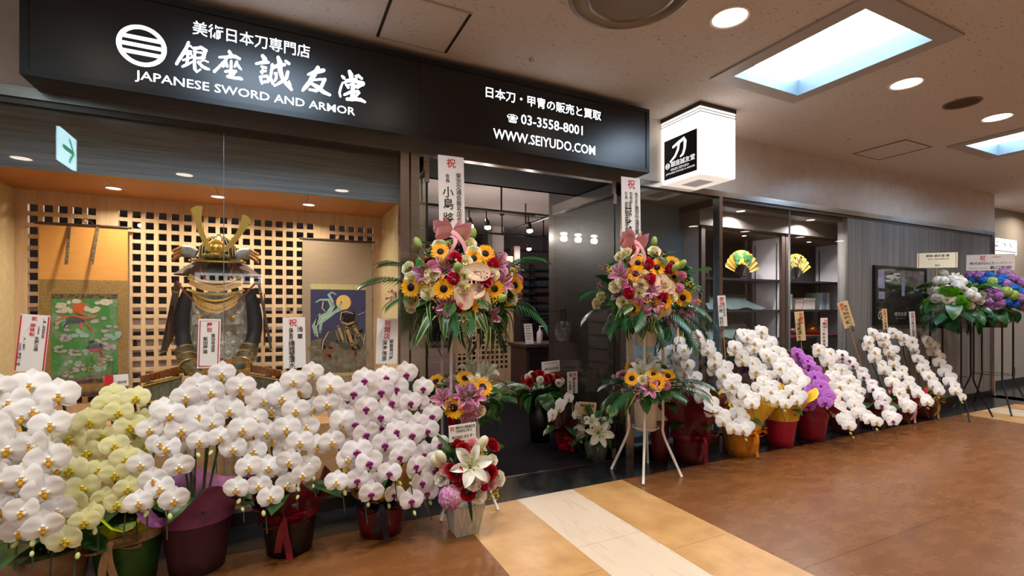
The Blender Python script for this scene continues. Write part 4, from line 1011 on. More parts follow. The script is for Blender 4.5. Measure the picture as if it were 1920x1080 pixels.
# brush lettering, strokes read in the picture and laid on the sign face
KA = lambda x, y: at(320+x/10.8, 70+y/10.8, YT)
KB = lambda x, y: at(470+x/8.348, 90+y/8.348, YT)
GIN = [[(360,105,60),(330,190,70),(250,330,75),(170,450,70),(120,535,62)],[(390,170,40),(440,210,34),(460,240,22)],[(330,270,40),(420,290,40)],[(290,330,36),(420,340,40),(430,380,30)],[(250,460,40),(350,430,46),(450,400,30)],[(350,290,46),(345,400,60),(330,520,60)],[(240,590,50),(330,550,60),(450,490,30)],
 [(490,210,50),(485,350,56),(480,500,60),(490,640,70),(530,700,50),(600,650,40)],[(500,230,60),(610,205,70),(720,270,60)],[(700,270,80),(670,370,80),(640,420,70)],[(530,300,36),(620,310,36)],[(520,420,50),(640,420,60),(690,410,40)],[(560,500,26),(680,465,30),(760,500,30)],[(560,500,60),(640,590,60),(720,630,60),(780,650,40)]]
ZA = [[(1185,285,60),(1220,350,70),(1260,380,50)],[(985,400,40),(1100,400,56),(1300,385,70),(1400,435,50)],[(1130,440,50),(1060,510,54),(980,600,56),(885,690,64)],[(1120,490,50),(1090,560,60),(1060,590,50)],[(1120,500,46),(1150,590,50)],[(1225,480,50),(1225,600,56),(1215,720,60),(1190,800,60)],[(1340,500,60),(1300,590,50)],[(1350,540,46),(1390,610,50),(1430,650,30)],[(1110,690,50),(1200,680,60),(1320,690,56)],[(1150,790,56),(1280,820,60),(1400,830,66),(1440,850,50)],[(1290,740,40),(1200,790,50)]]
SEI = [[(185,120,50),(220,170,70),(235,210,60)],[(85,245,36),(190,225,56),(280,225,40)],[(170,290,34),(240,310,36)],[(160,370,34),(235,360,36)],[(190,330,30),(180,400,30)],[(150,450,40),(165,510,44),(180,560,30)],[(160,450,34),(250,440,50),(290,490,50)],[(215,530,44),(280,520,44)],
 [(340,260,46),(325,370,44),(310,460,40),(350,560,40)],[(350,310,50),(430,270,60),(530,260,50)],[(430,145,50),(460,230,80),(460,340,70),(490,450,60),(560,560,60),(640,650,44)],[(545,200,34),(600,245,44)],[(380,400,40),(400,380,40),(400,470,44),(380,510,36)],[(580,375,50),(560,470,56),(480,530,50),(370,595,26)],[(600,520,26),(625,590,36)]]
YU = [[(900,415,36),(1000,380,70),(1140,350,60)],[(1050,300,50),(1060,340,60)],[(1050,310,56),(990,420,80),(920,540,70),(850,620,64),(815,665,40)],[(980,500,36),(1090,490,34),(1160,500,50)],[(1160,490,50),(1110,600,56),(1030,670,50),(920,650,36)],[(960,560,44),(1060,620,70),(1140,690,60),(1240,735,40)]]
DOU = [[(1545,365,50),(1570,420,70),(1580,490,60)],[(1430,440,34),(1460,470,46)],[(1740,480,36),(1680,430,50),(1640,440,30)],[(1480,500,20),(1580,490,34),(1660,480,30)],[(1540,520,30),(1440,545,34),(1410,620,36),(1390,700,36),(1405,760,30)],[(1500,520,24),(1640,520,50),(1750,560,80)],[(1740,560,70),(1670,610,60)],[(1490,570,30),(1530,620,40)],[(1520,580,24),(1610,560,40),(1640,600,40)],[(1600,600,60),(1600,700,70),(1590,800,70)],[(1470,730,40),(1560,690,50),(1680,680,44)],[(1510,800,50),(1640,800,56),(1720,810,56),(1790,845,34)],[(1700,700,34),(1640,760,40)]]
for nm, ST, P in (('g', GIN, KA), ('z', ZA, KA), ('s', SEI, KB), ('y', YU, KB), ('d', DOU, KB)):
    mb = MB()
    for st in ST: stroke(mb, st, P)
    sub(mb, 'brush_character', 'letter_light', fa)

# white lantern sign
LX0, LX1, LY0, LZ0 = 2.85, 3.23, 2.648, 2.216
o = thing('lantern_sign', 'glowing white box sign with black sword panel under the ceiling', 'sign', (LX0, LY0, LZ0))
mat('lantern_white', '#ffffff', None, emit=1.7, ecol='#fff6ec'); mat('lantern_base', '#f4ece4', None, emit=.75, ecol='#fff0e4')
MB().bbox((LX0, LY0, LZ0+.004), (LX1, YF, ZC-.03), .004).build('shade', 'lantern_white', o)
MB().box((LX0+.008, LY0+.008, LZ0), (LX1-.008, YF-.004, LZ0+.004)).build('base_plate', 'lantern_base', o)
MB().box((LX0+.12, LY0+.12, LZ0-.002), (LX1-.1, YF-.1, LZ0)).build('base_hatch', mat('hatch_white', '#cfcac8', None, emit=.3, rough=.5), o)
MB().box((LX0-.004, LY0-.004, ZC-.03), (LX1+.004, YF, ZC)).build('cap', mat('lantern_cap', '#3a302b', None, rough=.5), o)
for z in (ZC-.05, ZC-.07): MB().box((LX0-.002, LY0-.002, z-.005), (LX1+.002, YF-.001, z)).build('line', 'lantern_cap', o)
pn = MB().box((LX0-.004, 2.678, 2.25), (LX0-.0005, 3.02, 2.566)).build('black_panel', mat('panel_ink', '#0d0b0b', None, rough=.4), o)
LM = Matrix.Translation((LX0-.0055, 3.02, 2.25)) @ Matrix(((0, 0, -1, 0), (-1, 0, 0, 0), (0, 1, 0, 0), (0, 0, 0, 1)))
LP = lambda x, y: LM @ Vector((x, y, 0))
mb = MB()
for st in ([(.10,.245,.02),(.15,.262,.026),(.215,.28,.03),(.228,.255,.03),(.222,.2,.026),(.205,.16,.024),(.18,.15,.014)], [(.165,.262,.022),(.152,.21,.024),(.12,.165,.022),(.07,.135,.014)]): stroke(mb, st, LP)
sub(mb, 'brush_character', mat('lantern_letters', '#ffffff', None, emit=1.1), pn)
mb = MB(); put(mb, '銀座誠友堂', LM, .075, .088, .25, .045, .006); put(mb, 'GINZA SEIYUDO', LM, .075, .058, .19, .018, 0.0); put(mb, 'JAPANESE SWORD & ARMOR', LM, .02, .03, .305, .018, 0.0)
roundmark(mb, lambda x, y: LP(.04+x, .105+y), .024); sub(mb, 'lettering', 'lantern_letters', pn)

# exit sign hung over the passage, seen mirrored in the show window
o = thing('exit_sign', 'hanging white exit light with green arrow, mirrored in the show window', 'sign', (-1.46, 1.33, 2.76))
MB().box((-1.475, 1.17, 2.3), (-1.4535, 1.49, 2.547)).build('housing', mat('exit_white', '#eafcff', None, emit=15, ecol='#c8f4ff'), o)
for y in (1.25, 1.41): MB().tube([(-1.464, y, 2.547), (-1.464, y, ZC)], .006, 6).build('hanger_rod', 'steel', o)
EM = Matrix.Translation((-1.4525, 1.33, 2.42)) @ Matrix(((0, 0, 1, 0), (1, 0, 0, 0), (0, 1, 0, 0), (0, 0, 0, 1)))
mb = MB(); EP = lambda x, y: EM @ Vector((x, y, 0))
for st in ([(.1,0,.035),(-.1,0,.035)], [(-.02,.08,.035),(-.1,0,.035),(-.02,-.08,.035)]): stroke(mb, st, EP)
mb.build('arrow', mat('exit_green', '#0a9a68', None, emit=9), o)
# backlit guide board on the far side of the passage (mirrored in the show window too)
o = thing('guide_board', 'slim backlit white guide board across the passage', 'sign', (-.7, -2.39, 1.66))
a = at(365, 517, 2*YF+2.38); b_ = at(492, 517, 2*YF+2.38)
MB().box((a.x, -2.4, 1.60), (b_.x, -2.36, 1.74)).build('board', mat('guide_white', '#ffffff', None, emit=4), o)
for k in range(7):
    x0 = a.x+(b_.x-a.x)*(.08+.13*k); MB().box((x0, -2.36, 1.63), (x0+.07, -2.357, 1.70)).build('marking', mat('guide_ink', '#8a8e96', None, rough=.6) if k else mat('guide_blue', '#1c3a9a', None, rough=.6), o)
# neighbouring shop sign at the far end
o = thing('neighbour_sign', 'white box sign with purple brush lettering at the far end', 'sign', (8.95, 3.1, 2.0))
MB().box((8.95, 3.2, 2.0), (9.9, 3.46, 2.215)).build('sign_box', mat('neighbour_white', '#f6ecec', None, emit=1.1), o)
NM = FRONT((8.95, 3.196, 2.0)); mb = MB(); NP = lambda x, y: NM @ Vector((x, y, 0))
for st in ([(.03,.2,.01),(.03,.05,.01),(.05,.035,.01),(.92,.035,.01)], [(.16,.15,.01),(.26,.1,.014),(.33,.1,.016)], [(.3,.15,.012),(.34,.175,.012)], [(.52,.15,.016),(.58,.11,.012)], [(.7,.16,.014),(.76,.1,.014)]): stroke(mb, st, NP)
mb.build('lettering', mat('purple_ink', '#4a3a8a', None, rough=.6), o)
downlight(10.6, 3.0, ZC, .085, 'warm round ceiling downlight before the neighbouring white sign', 18, 'passage downlights', 2.8, (1, .84, .66))
p = at(1901, 697, 3.455); o = tag(MB().bbox((p.x-.04, 3.452, p.z-.07), (p.x+.04, 3.46, p.z+.07), .002).build('wall_plate', 'steel'), 'small steel socket plate on the far recessed wall', 'wall plate')

# ---------------------------------------------------------------- congratulation boards
mat('board_white', '#e2dcd6', None, rough=.7); mat('board_wood', '#d9bf92', '#cfb182', (30, 1, 2), 3, 4, rough=.6); mat('board_cream', '#ece0bc', None, rough=.7); mat('stick_wood', '#b98a60', '#a8784e', (10, 10, 1), 4, 3, rough=.6)
def plaque(label, x0, x1, y0, y1, Y, texts, m='board_white', tilt=0, yaw=0, zend=.3, border=None, name='congratulation_board', stick=True, lean=0, group=None):
    c = at((x0+x1)/2, (y0+y1)/2, Y)
    R = Matrix.Rotation(-yaw, 4, 'Z') @ Matrix.Rotation(math.radians(tilt), 4, 'Y')
    B = Matrix(((1, 0, 0, 0), (0, 0, -1, 0), (0, 1, 0, 0), (0, 0, 0, 1))); M = Matrix.Translation(c) @ R @ B
    nrm = (R @ Vector((0, -1, 0, 0)).to_4d()).to_3d() if False else (R.to_3x3() @ Vector((0, -1, 0)))
    ux = R.to_3x3() @ Vector((1, 0, 0))
    def hit(px):
        d = ray(px, (y0+y1)/2); t = (c-Vector((0, 0, CH))).dot(nrm)/d.dot(nrm); return (Vector((0, 0, CH))+d*t-c).dot(ux)
    w = hit(x1)-hit(x0); h = at((x0+x1)/2, y0, Y).z-at((x0+x1)/2, y1, Y).z
    o = thing(name, label, 'sign board', (c.x, c.y, c.z-h/2), group)
    mb = MB(); mb.prism([(-w/2, -h/2), (w/2, -h/2), (w/2, h/2), (-w/2, h/2)], M, -.004); bd = mb.build('board', m, o)
    if stick and zend is not None:
        bt = M @ Vector((0, -h/2+.03, -.008)); dirv = (M.to_3x3() @ Vector((0, -1, 0)))
        k = (bt.z-zend)/max(.2, -dirv.z); MB().tube([bt, bt+dirv*k+Vector((0, lean, 0))], .0045, 6).build('stick', 'stick_wood', o)
    T = M @ Matrix.Translation((0, 0, .0012))
    ink = {}
    for col, s, xf, yt, sz, *rest in texts:
        mb = ink.setdefault(col, MB()); adv = rest[0]*w if rest else None
        if isinstance(xf, tuple): put(mb, s, T, (xf[0]-.5)*w, (.5-yt)*h, (xf[1]-xf[0])*w, sz*h)
        else: column(mb, s, T, (xf-.5)*w, (.5-yt)*h, sz*w, adv)
    if border == 'lines':
        mb = ink.setdefault('r', MB())
        for sx in (-1, 1): mb.add([T @ Vector((sx*(w*.46+d), yy, 0)) for d, yy in ((-.0025, -h*.48), (.0025, -h*.48), (.0025, h*.48), (-.0025, h*.48))], [(0, 1, 2, 3)])
    if border == 'round':
        mb = ink.setdefault('r', MB()); a, b2 = w*.42, h*.46
        stroke(mb, [(-a, -b2, .004), (a, -b2, .004), (a, b2, .004), (-a, b2, .004), (-a, -b2, .004)], lambda x, y: T @ Vector((x, y, 0)))
    for col, mb in ink.items(): sub(mb, 'lettering', {'k': 'ink_black', 'r': 'ink_red'}[col], bd)
    return o
plaque('tilted white board with red edge lines before the green bird scroll', 32, 89, 590, 697, 2.72, [('k', '(株)銀座誠友堂', .83, .05, .11), ('k', '代表取締役', .66, .2, .07), ('k', '生野正様', .64, .38, .16), ('r', '祝', .48, .03, .2), ('r', '御移転', .46, .15, .19), ('k', '(有)一葉美術', .24, .38, .085), ('k', '代表取締役', .12, .5, .07), ('k', '鶴田一成', .12, .67, .14)], 'board_white', 5, 0, .2, 'lines')
plaque('white board with rounded red border before the samurai armour', 371, 413, 598, 690, 2.74, [('r', '慶祝', .5, .07, .26), ('k', '飯田高遠堂', .68, .3, .19), ('k', '飯田慶雄', .34, .36, .22)], 'board_white', 1.5, 0, .25, 'round')
plaque('white board with bold black lettering between the armour and the taupe scroll', 531, 573, 595, 690, 2.74, [('r', '祝', .45, .03, .38), ('k', '浅草', .76, .18, .28, .36), ('k', '株式会社', .36, .2, .2, .15), ('k', '晴雅堂清水', .38, .46, .3, .262)], 'board_white', -1, 0, .25)
plaque('white board half in leaf shadow beside the steel post', 706, 745, 597, 682, 2.76, [('r', '祝開店', .5, .03, .32), ('k', '銀座長州屋', .72, .46, .2), ('k', '深海信彦', .4, .48, .25)], 'board_white', 2, 0, .25)
plaque('tall white board on the sunflower stand beside the steel post', 823, 871, 293, 445, 2.83, [('r', '祝', .5, .03, .36), ('k', '東京交通会館名店会', .78, .2, .22, .205), ('k', '会長', .35, .22, .17), ('k', '小', .36, .375, .44), ('k', '島', .36, .52, .44), ('k', '將', .36, .695, .44)], 'board_white', -1.2, 0, 1.2)
plaque('tall white board on the sunflower stand by the dark entrance wall', 1166, 1201, 333, 455, 2.79, [('r', '祝', .52, .03, .42), ('k', '株式会社', .78, .22, .17, .15), ('k', '東京交通会館', .8, .43, .24, .2), ('k', '取締役', .5, .22, .17, .16), ('k', '社長', .24, .22, .17), ('k', '興野敦郎', .34, .375, .4, .35)], 'board_white', -1, 0, 1.2)
plaque('white card with handwritten lines above the white lily basket', 842, 893, 795, 826, 2.5, [('r', '祝', (.04, .2), .36, .28), ('k', '銀座会社 銀座誠友堂', (.24, .96), .28, .2), ('k', '代表取締役 生野 正', (.24, .85), .48, .16), ('k', '株式会社 店主 藤一', (.1, .96), .85, .2)], 'board_white', -2, 0, .3, name='greeting_card')
plaque('pale card above the bucket of roses in the entrance', 1016, 1050, 677, 698, 3.9, [('r', '祝 開店御祝', (.15, .85), .45, .3), ('k', '銀座 誠友堂 様', (.15, .9), .8, .22)], 'board_white', -3, 0, .45, name='greeting_card')
plaque('narrow white board standing by the dark entrance wall', 1064, 1083, 697, 738, 3.55, [('k', '祝', .35, .04, .4), ('r', '開店', .75, .06, .3), ('k', '銀座誠友堂様', .62, .28, .26), ('k', '松本豊', .25, .4, .26)], 'board_white', -1, 0, .2)
plaque('beige wooden board behind the white lily pot in the entrance', 1084, 1118, 754, 778, 3.3, [('k', '銀座誠友堂様', (.1, .85), .4, .25), ('k', '御開店御祝', (.1, .8), .75, .22)], 'board_wood', 8, 0, .2)
YW = .45
plaque('narrow white board before the satin draped cabinet shelves', 1347, 1362, 554, 612, 2.92, [('r', '御祝', .5, .04, .55), ('k', '株式会社店', .72, .24, .34), ('k', '代表 西村松屋', .3, .3, .5, .5)], 'board_white', -4, YW, .4)
plaque('beige wooden board standing before the gold pot on red cloth', 1492, 1509, 584, 639, 2.94, [('r', '祝開店', .68, .04, .42), ('k', '銀座会社様', .45, .24, .34), ('k', '代表正木昌一', .3, .38, .45, .46)], 'board_wood', -5, YW, .4)
plaque('narrow white board between the gold pot and the tilted wooden board', 1539, 1552, 596, 650, 2.94, [('r', '祝開店', .72, .06, .42), ('k', '美術刀剣松本堂', .45, .15, .42, .5)], 'board_white', -1, YW, .4)
plaque('tilted beige wooden board leaning over the white orchids', 1576, 1597, 565, 615, 2.92, [('r', '御祝', .35, .03, .36), ('k', '株式会社小川堂様', .68, .14, .3, .33), ('k', '深海雄一', .38, .38, .36, .42)], 'board_wood', -17, YW, .4)
plaque('small beige board among the tall white orchids under the poster', 1655, 1664, 579, 618, 2.95, [('r', '祝開店', .5, .04, .6), ('k', '刀剣柴田', .5, .5, .6)], 'board_wood', -4, YW, .4)
plaque('small white board under the poster beside the black flower stand', 1706, 1717, 584, 632, 2.95, [('r', '祝開店', .55, .04, .5), ('k', '美術工芸堂', .5, .4, .5)], 'board_white', -4, YW, .4)
plaque('beige board half hidden behind the sunflower bouquet', 1268, 1293, 597, 638, 2.95, [('k', '銀座誠友堂', .7, .08, .3), ('k', '祝開店', .35, .2, .3)], 'board_wood', 2, .2, .45)
plaque('wide cream board with orange edges above the white and green flowers', 1719, 1795, 474, 502, 2.8, [('k', '銀座 誠友堂 様', (.22, .8), .28, .17), ('r', '祝 御開店', (.22, .8), .68, .3), ('k', '島村', (.45, .57), .9, .12)], 'board_cream', 1, .95, 1.2, 'lines')
plaque('wide pale board above the blue and purple orchids', 1811, 1902, 477, 507, 2.74, [('r', '祝', (.28, .4), .4, .34), ('r', '御開店', (.46, .72), .36, .22), ('k', '株式会社K2カンパニー', (.07, .94), .64, .18), ('k', 'サムライアーティスト', (.06, .46), .92, .11), ('k', '島口哲朗', (.5, .93), .94, .22)], 'board_white', 1, 1.0, 1.2)
c = at(218, 714, 2.74)
o = plaque('small red and white card above the yellow-green orchid', 195, 241, 703, 725, 2.74, [('k', '橋谷堂', (.55, .92), .75, .22)], 'board_white', -3, 0, .3, name='greeting_card')
pb = [ch for ch in o.children if ch.name.startswith('board')][0]
c0, c1 = at(195.5, 704, 2.735), at(212, 725, 2.735); sub(MB().box((c0.x, 2.7335, c1.z), (c1.x, 2.7355, c0.z)), 'red_panel', 'ink_red', pb)

# ================================================================ THE ARMOUR
mat('gold', '#e0b04a', '#c08c30', ns=40, rough=.34, metal=.6); mat('gold_plate', '#e6bc5c', None, rough=.35, metal=.7); mat('lacing_gold', '#c8923a', '#8a5520', (60, 1, 90), 3, 2, rough=.4, metal=.25)
mat('navy_lace', '#10131f', '#1c2233', (30, 30, 60), 4, 3, rough=.6); mat('brocade_dark', '#2a2c20', '#5a5232', ns=70, rough=.6); mat('leather_pale', '#c4bdae', '#9d978a', ns=60, rough=.6); mat('lacquer_red', '#381409', '#4a1c0e', ns=20, rough=.6)
mat('iron', '#33333a', None, rough=.4, metal=.8); mat('cord_orange', '#8a3c16', None, rough=.7); mat('lacquer_black', '#100c0a', None, rough=.3)
AY = 3.5; A_ = lambda px, py, Y=AY: at(px, py, Y)
ax = A_(411, 600).x
o = thing('samurai_armour', 'suit of samurai armour with tall gold horns seated on a box', 'armour', (ax, AY, .5))
PXM = .00332
Z_ = lambda py: 1.2+(579-py)*PXM
X_ = lambda px: ax+(px-411)*PXM
MB().bbox((ax-.24, AY-.12, .5), (ax+.24, AY+.22, .72), .01).build('seat_box', 'lacquer_black', o)
# cuirass: barrel front with diamond studded leather
mb = MB()
def fn(u, v):
    a = PI*(1.06+.88*v); z = lerp(.9, 1.3, u); r = .165+.012*math.sin(u*PI)
    return Vector((ax+r*1.02*math.cos(a), AY+.03+r*.78*math.sin(a), z))
mb.grid(fn, 8, 16)
cu = mb.build('cuirass', 'leather_pale', o, True)
for i in range(6):
    for j in range(7):
        u = .08+.15*i; v = .12+.13*j+(.065 if i % 2 else 0)
        if v > .92: continue
        c = fn(u, v); n = Vector((c.x-ax, (c.y-AY-.03), 0)).normalized()
        m2 = MB(); q = facing(n); m2.add([c+n*.004+q @ Vector(t) for t in ((.0, .022, 0), (-.02, 0, 0), (0, -.022, 0), (.02, 0, 0), (0, 0, .006))], [(0, 1, 4), (1, 2, 4), (2, 3, 4), (3, 0, 4)])
        sub(m2, 'diamond_stud', mat('stud_leather', '#d4ccbc', None, rough=.6), cu)
for px in (383, 440):                               # breast flaps
    m2 = MB(); m2.bbox((X_(px)-.05, AY-.145, Z_(640)+.1), (X_(px)+.045, AY-.125, Z_(590)), .008); f = m2.build('breast_flap', 'leather_pale', o)
    m3 = MB(); m3.ball((X_(px), AY-.148, Z_(596)), .016, 10, 6, (1, .5, 1)); sub(m3, 'boss', 'gold', f, True)
def band(name, zc, half, depth, h, m, rows=3, sag=.05, parent=o):
    for r in range(rows):
        def g(u, v, r=r):
            a = (v-.5)*2; z = zc-h*r/rows-h/rows*.95*u-sag*(1-a*a)*.0+sag*(a*a)
            return Vector((ax+a*half*(1-.04*r+.05*u), AY-.16-depth*(1-a*a)-.008*u-.006*r, z))
        MB().grid(g, 2, 14).build(name, m, parent, True)
band('throat_plate', Z_(533), .155, .03, .055, 'lacing_gold', 2, .045)
band('throat_rim', Z_(531), .15, .035, .014, 'gold', 1, .045)
band('throat_rim', Z_(552), .165, .045, .012, 'gold', 1, .03)
band('chest_plate', Z_(566), .13, .05, .07, 'lacing_gold', 3, .06)
band('throat_rim', Z_(563), .14, .06, .013, 'gold', 1, .06)
band('throat_rim', Z_(578), .115, .06, .012, 'gold', 1, .05)
# skirt plates
for k, dx in enumerate((-.09, .03, .15)):
    for r in range(4):
        zz = .9-.065*r
        MB().bbox((ax+dx-.06, AY-.17-.022*r, zz-.07), (ax+dx+.055, AY-.16-.022*r, zz), .003).build('skirt_plate', 'lacing_gold', o)
        MB().bbox((ax+dx-.06, AY-.176-.022*r, zz-.072), (ax+dx+.055, AY-.168-.022*r, zz-.062), .002).build('skirt_rim', 'gold', o)
for sg, px0, px1, yt in ((-1, 282, 350, 690), (1, 468, 528, 693)):
    xa, xb = sorted((X_(px0), X_(px1)))
    m2 = MB()
    def g(u, v): 
        x = lerp(xa, xb, v); side = (v if sg > 0 else 1-v)
        return Vector((x, AY-.1-.14*u+.05*side, Z_(yt)-.02-.24*u-.05*side))
    m2.grid(g, 6, 6); f = m2.build('thigh_guard', 'brocade_dark', o, True)
    for u in (.05, .45, .95):
        m3 = MB(); m3.tube([g(u, k/6)+Vector((0, -.006, .002)) for k in range(7)], .006, 5); sub(m3, 'gold_edging', 'gold', f, True)
    m4 = MB()
    for k in range(9):
        t = k/8; p = g(0, t)+Vector((0, .0, .03)); m4.bbox((p.x-.016, p.y-.01, p.z-.02), (p.x+.012, p.y+.01, p.z+.025), .003)
    m4.build('lamellar_edge', mat('copper_lame', '#a85c1c', '#7c3c10', ns=50, rough=.35, metal=.6), o)
# sleeves, hands, shoulder guards
for sg in (-1, 1):
    sh = Vector((ax+sg*.18, AY+.03, 1.32)); el = Vector((ax+sg*.215, AY+.02, 1.02)); wr = Vector((ax+sg*.15, AY-.14, .84)); hd = Vector((ax+sg*.08, AY-.18, .79))
    MB().tube(path([sh, sh.lerp(el, .5)+Vector((sg*.02, 0, 0)), el, wr], 12), [.04, .045, .05, .052, .054, .055, .055, .052, .05, .047, .044, .04], 10).build('sleeve', 'navy_lace', o, True)
    MB().tube(path([el.lerp(wr, .35)+Vector((sg*.01, -.02, 0)), el.lerp(wr, .75)+Vector((0, -.02, 0)), hd], 8), [.056, .058, .056, .054, .05, .046, .04, .026], 8).build('forearm_guard', mat('guard_brocade', '#2c2a1a', '#7a6228', (1, 1, 30), 4, 3, rough=.5), o, True)
    for t in (.4, .62, .84):
        c = el.lerp(wr, t); d = (wr-el).normalized(); q = facing(d)
        MB().tube([c+Vector((0, -.016, 0))+q @ Vector((.058*math.cos(a*PI/6), .058*math.sin(a*PI/6), 0)) for a in range(13)], .005, 5).build('gold_band', 'gold', o, True)
    for r in range(8):                              # shoulder guard lamellae
        z1 = 1.36-.052*r; xo = ax+sg*(.225+.01*r)
        m2 = MB()
        def g(u, v, z1=z1, xo=xo, sg=sg):
            a = (v-.5)*1.9; return Vector((xo+sg*(.035*math.cos(a))+sg*.012*u, AY+.01+.13*math.sin(a), z1-.056*u))
        m2.grid(g, 1, 8); m2.build('shoulder_lame', 'navy_lace', o, True)
        if r in (0, 7): MB().tube([g(1-r/7 if r == 0 else 1, k/8)+Vector((sg*.002, -.002, 0)) for k in range(9)], .005, 5).build('gold_band', 'gold', o, True)
    MB().tube(path([Vector((ax+sg*.13, AY-.15, Z_(565))), Vector((ax+sg*.18, AY-.14, Z_(550))), Vector((ax+sg*.235, AY-.1, Z_(530)))], 8), .007, 6).build('cord', 'cord_orange', o, True)
    for dy in range(10):                             # fringe at the outer edge of the shoulder guard
        MB().tube([(ax+sg*.285, AY+.1-.02*dy, 1.3-.02*dy), (ax+sg*.29, AY+.1-.02*dy, 1.02-.006*dy)], .004, 4).build('fringe_cord', 'cord_orange' if dy % 2 else 'navy_lace', o)
# helmet
hc = Vector((ax, AY-.02, Z_(482)))
MB().lathe([(.118, -.02), (.12, .01), (.112, .055), (.085, .095), (.045, .118), (.012, .124), (.012, .138), (0, .14)], 28, hc).build('helmet_bowl', 'iron', o, True)
for k in range(14):
    a = PI+PI*k/13; MB().tube([hc+Vector((r*math.cos(a), r*math.sin(a), z)) for r, z in ((.121, .0), (.114, .057), (.087, .098), (.045, .122))], .004, 4).build('helmet_rib', 'leather_pale' if k % 2 else 'gold', o)
mb = MB()
def g(u, v):
    a = PI*(1.08+.84*v); r = .115+.06*u; return hc+Vector((r*math.cos(a), r*math.sin(a), -.02-.02*u-.006*math.cos((v-.5)*6)))
mb.grid(g, 3, 14); mb.build('visor', mat('visor_metal', '#6a663c', '#4a4630', ns=40, rough=.4, metal=.5), o, True)
MB().tube([g(1, k/12) for k in range(13)], .007, 6).build('visor_rim', 'gold', o, True)
fc = hc+Vector((0, -.135, .03))
mb = MB(); mb.ball(fc, .042, 12, 9, (1, .6, 1.1)); mb.ball(fc+Vector((-.018, -.024, .012)), .012, 8, 5); mb.ball(fc+Vector((.018, -.024, .012)), .012, 8, 5); mb.ball(fc+Vector((0, -.03, -.006)), .013, 8, 5)
for k in range(9): mb.ball(fc+Vector((.05*math.cos(k*PI/8), .008, .05*math.sin(k*PI/8))), .014, 7, 5)
mb.ball(fc+Vector((0, -.018, -.03)), .03, 10, 6, (1.2, .6, .4)); mb.build('crest', 'gold_plate', o, True)
mb = MB(); 
for k in range(7): mb.ball(hc+Vector((-.07+.0233*k, -.155+.004*abs(k-3), -.012+.004*(k % 2))), .02, 8, 5, (1, .6, .8))
mb.build('horn_base', mat('dull_gold', '#77702c', '#97893c', ns=50, rough=.4, metal=.7), o, True)
for sg, tip, bs in ((-1, (378, 402), (400, 476)), (1, (466, 413), (424, 476))):
    bx, bz = X_(bs[0]), Z_(bs[1]); tx, tz = X_(tip[0]), Z_(tip[1]); L = Vector((tx-bx, 0, tz-bz)); l = L.length; d = L/l; s = Vector((-d.z, 0, d.x))*(1 if sg < 0 else -1)
    prof = [(0, .012, -.012), (.25, .014, -.016), (.5, .016, -.018), (.72, .02, -.02), (.9, .03, -.026), (1.0, .04, -.034), (1.04, .012, -.012)]
    mb = MB(); y0 = AY-.17; bow_ = lambda t: .018*math.sin(PI*t)
    pts = [Vector((bx, y0, bz))+d*l*t+s*(a+bow_(t)) for t, a, b in prof]+[Vector((bx, y0, bz))+d*l*t+s*(b+bow_(t)) for t, a, b in prof]
    n = len(prof); back = [p+Vector((0, .005, 0)) for p in pts]
    fs = [(i, i+1, n+i+1, n+i) for i in range(n-1)]+[(2*n+i, 3*n+i, 3*n+i+1, 2*n+i+1) for i in range(n-1)]
    rim = list(range(n))+list(range(2*n-1, n-1, -1)); fs += [(rim[i], rim[(i+1) % len(rim)], rim[(i+1) % len(rim)]+2*n, rim[i]+2*n) for i in range(len(rim))]
    mb.add(pts+back, fs); mb.build('horn', 'gold_plate', o)
for r in range(4):                                   # flared neck guard
    mb = MB()
    def g(u, v, r=r):
        a = -.28*PI+1.56*PI*v+0*PI; q = .125+.03*(r+u); return hc+Vector((q*1.12*math.cos(a), q*.9*math.sin(a)+.03, -.02-.024*(r+u)))
    mb.grid(g, 1, 24); mb.build('neck_lame', 'lacquer_red', o, True)
for sg in (-1, 1):                                   # turned back ear flaps
    p0 = hc+Vector((sg*.12, -.1, .0)); p1 = hc+Vector((sg*.2, -.1, .018)); p2 = hc+Vector((sg*.255, -.085, -.01))
    MB().tube([p0, p0.lerp(p1, .5)+Vector((0, 0, .006)), p1], [.03, .036, .036], 12).build('ear_flap', mat('ear_leather', '#b4aea2', '#8e897e', ns=50, rough=.5), o, True)
    mb = MB()
    for k in range(8): a = k*PI/4; mb.tube([p1+Vector((0, .02*math.cos(a), .025*math.sin(a))), p2+Vector((0, .025*math.cos(a), .03*math.sin(a)))], .006, 5)
    mb.build('ear_flap_end', mat('cord_gold', '#c98a3a', None, rough=.5), o, True)
MB().tube(path([hc+Vector((-.1, -.1, -.06)), hc+Vector((-.07, -.15, -.14)), hc+Vector((0, -.17, -.165)), hc+Vector((.07, -.15, -.14)), hc+Vector((.1, -.1, -.06))], 14), .006, 6).build('chin_cord', 'cord_orange', o, True)
mb = MB(); mb.ball(hc+Vector((0, -.03, -.1)), .085, 14, 9, (.95, .9, 1.1)); mb.build('face_guard', 'lacquer_black', o, True)

o.scale.x = .87
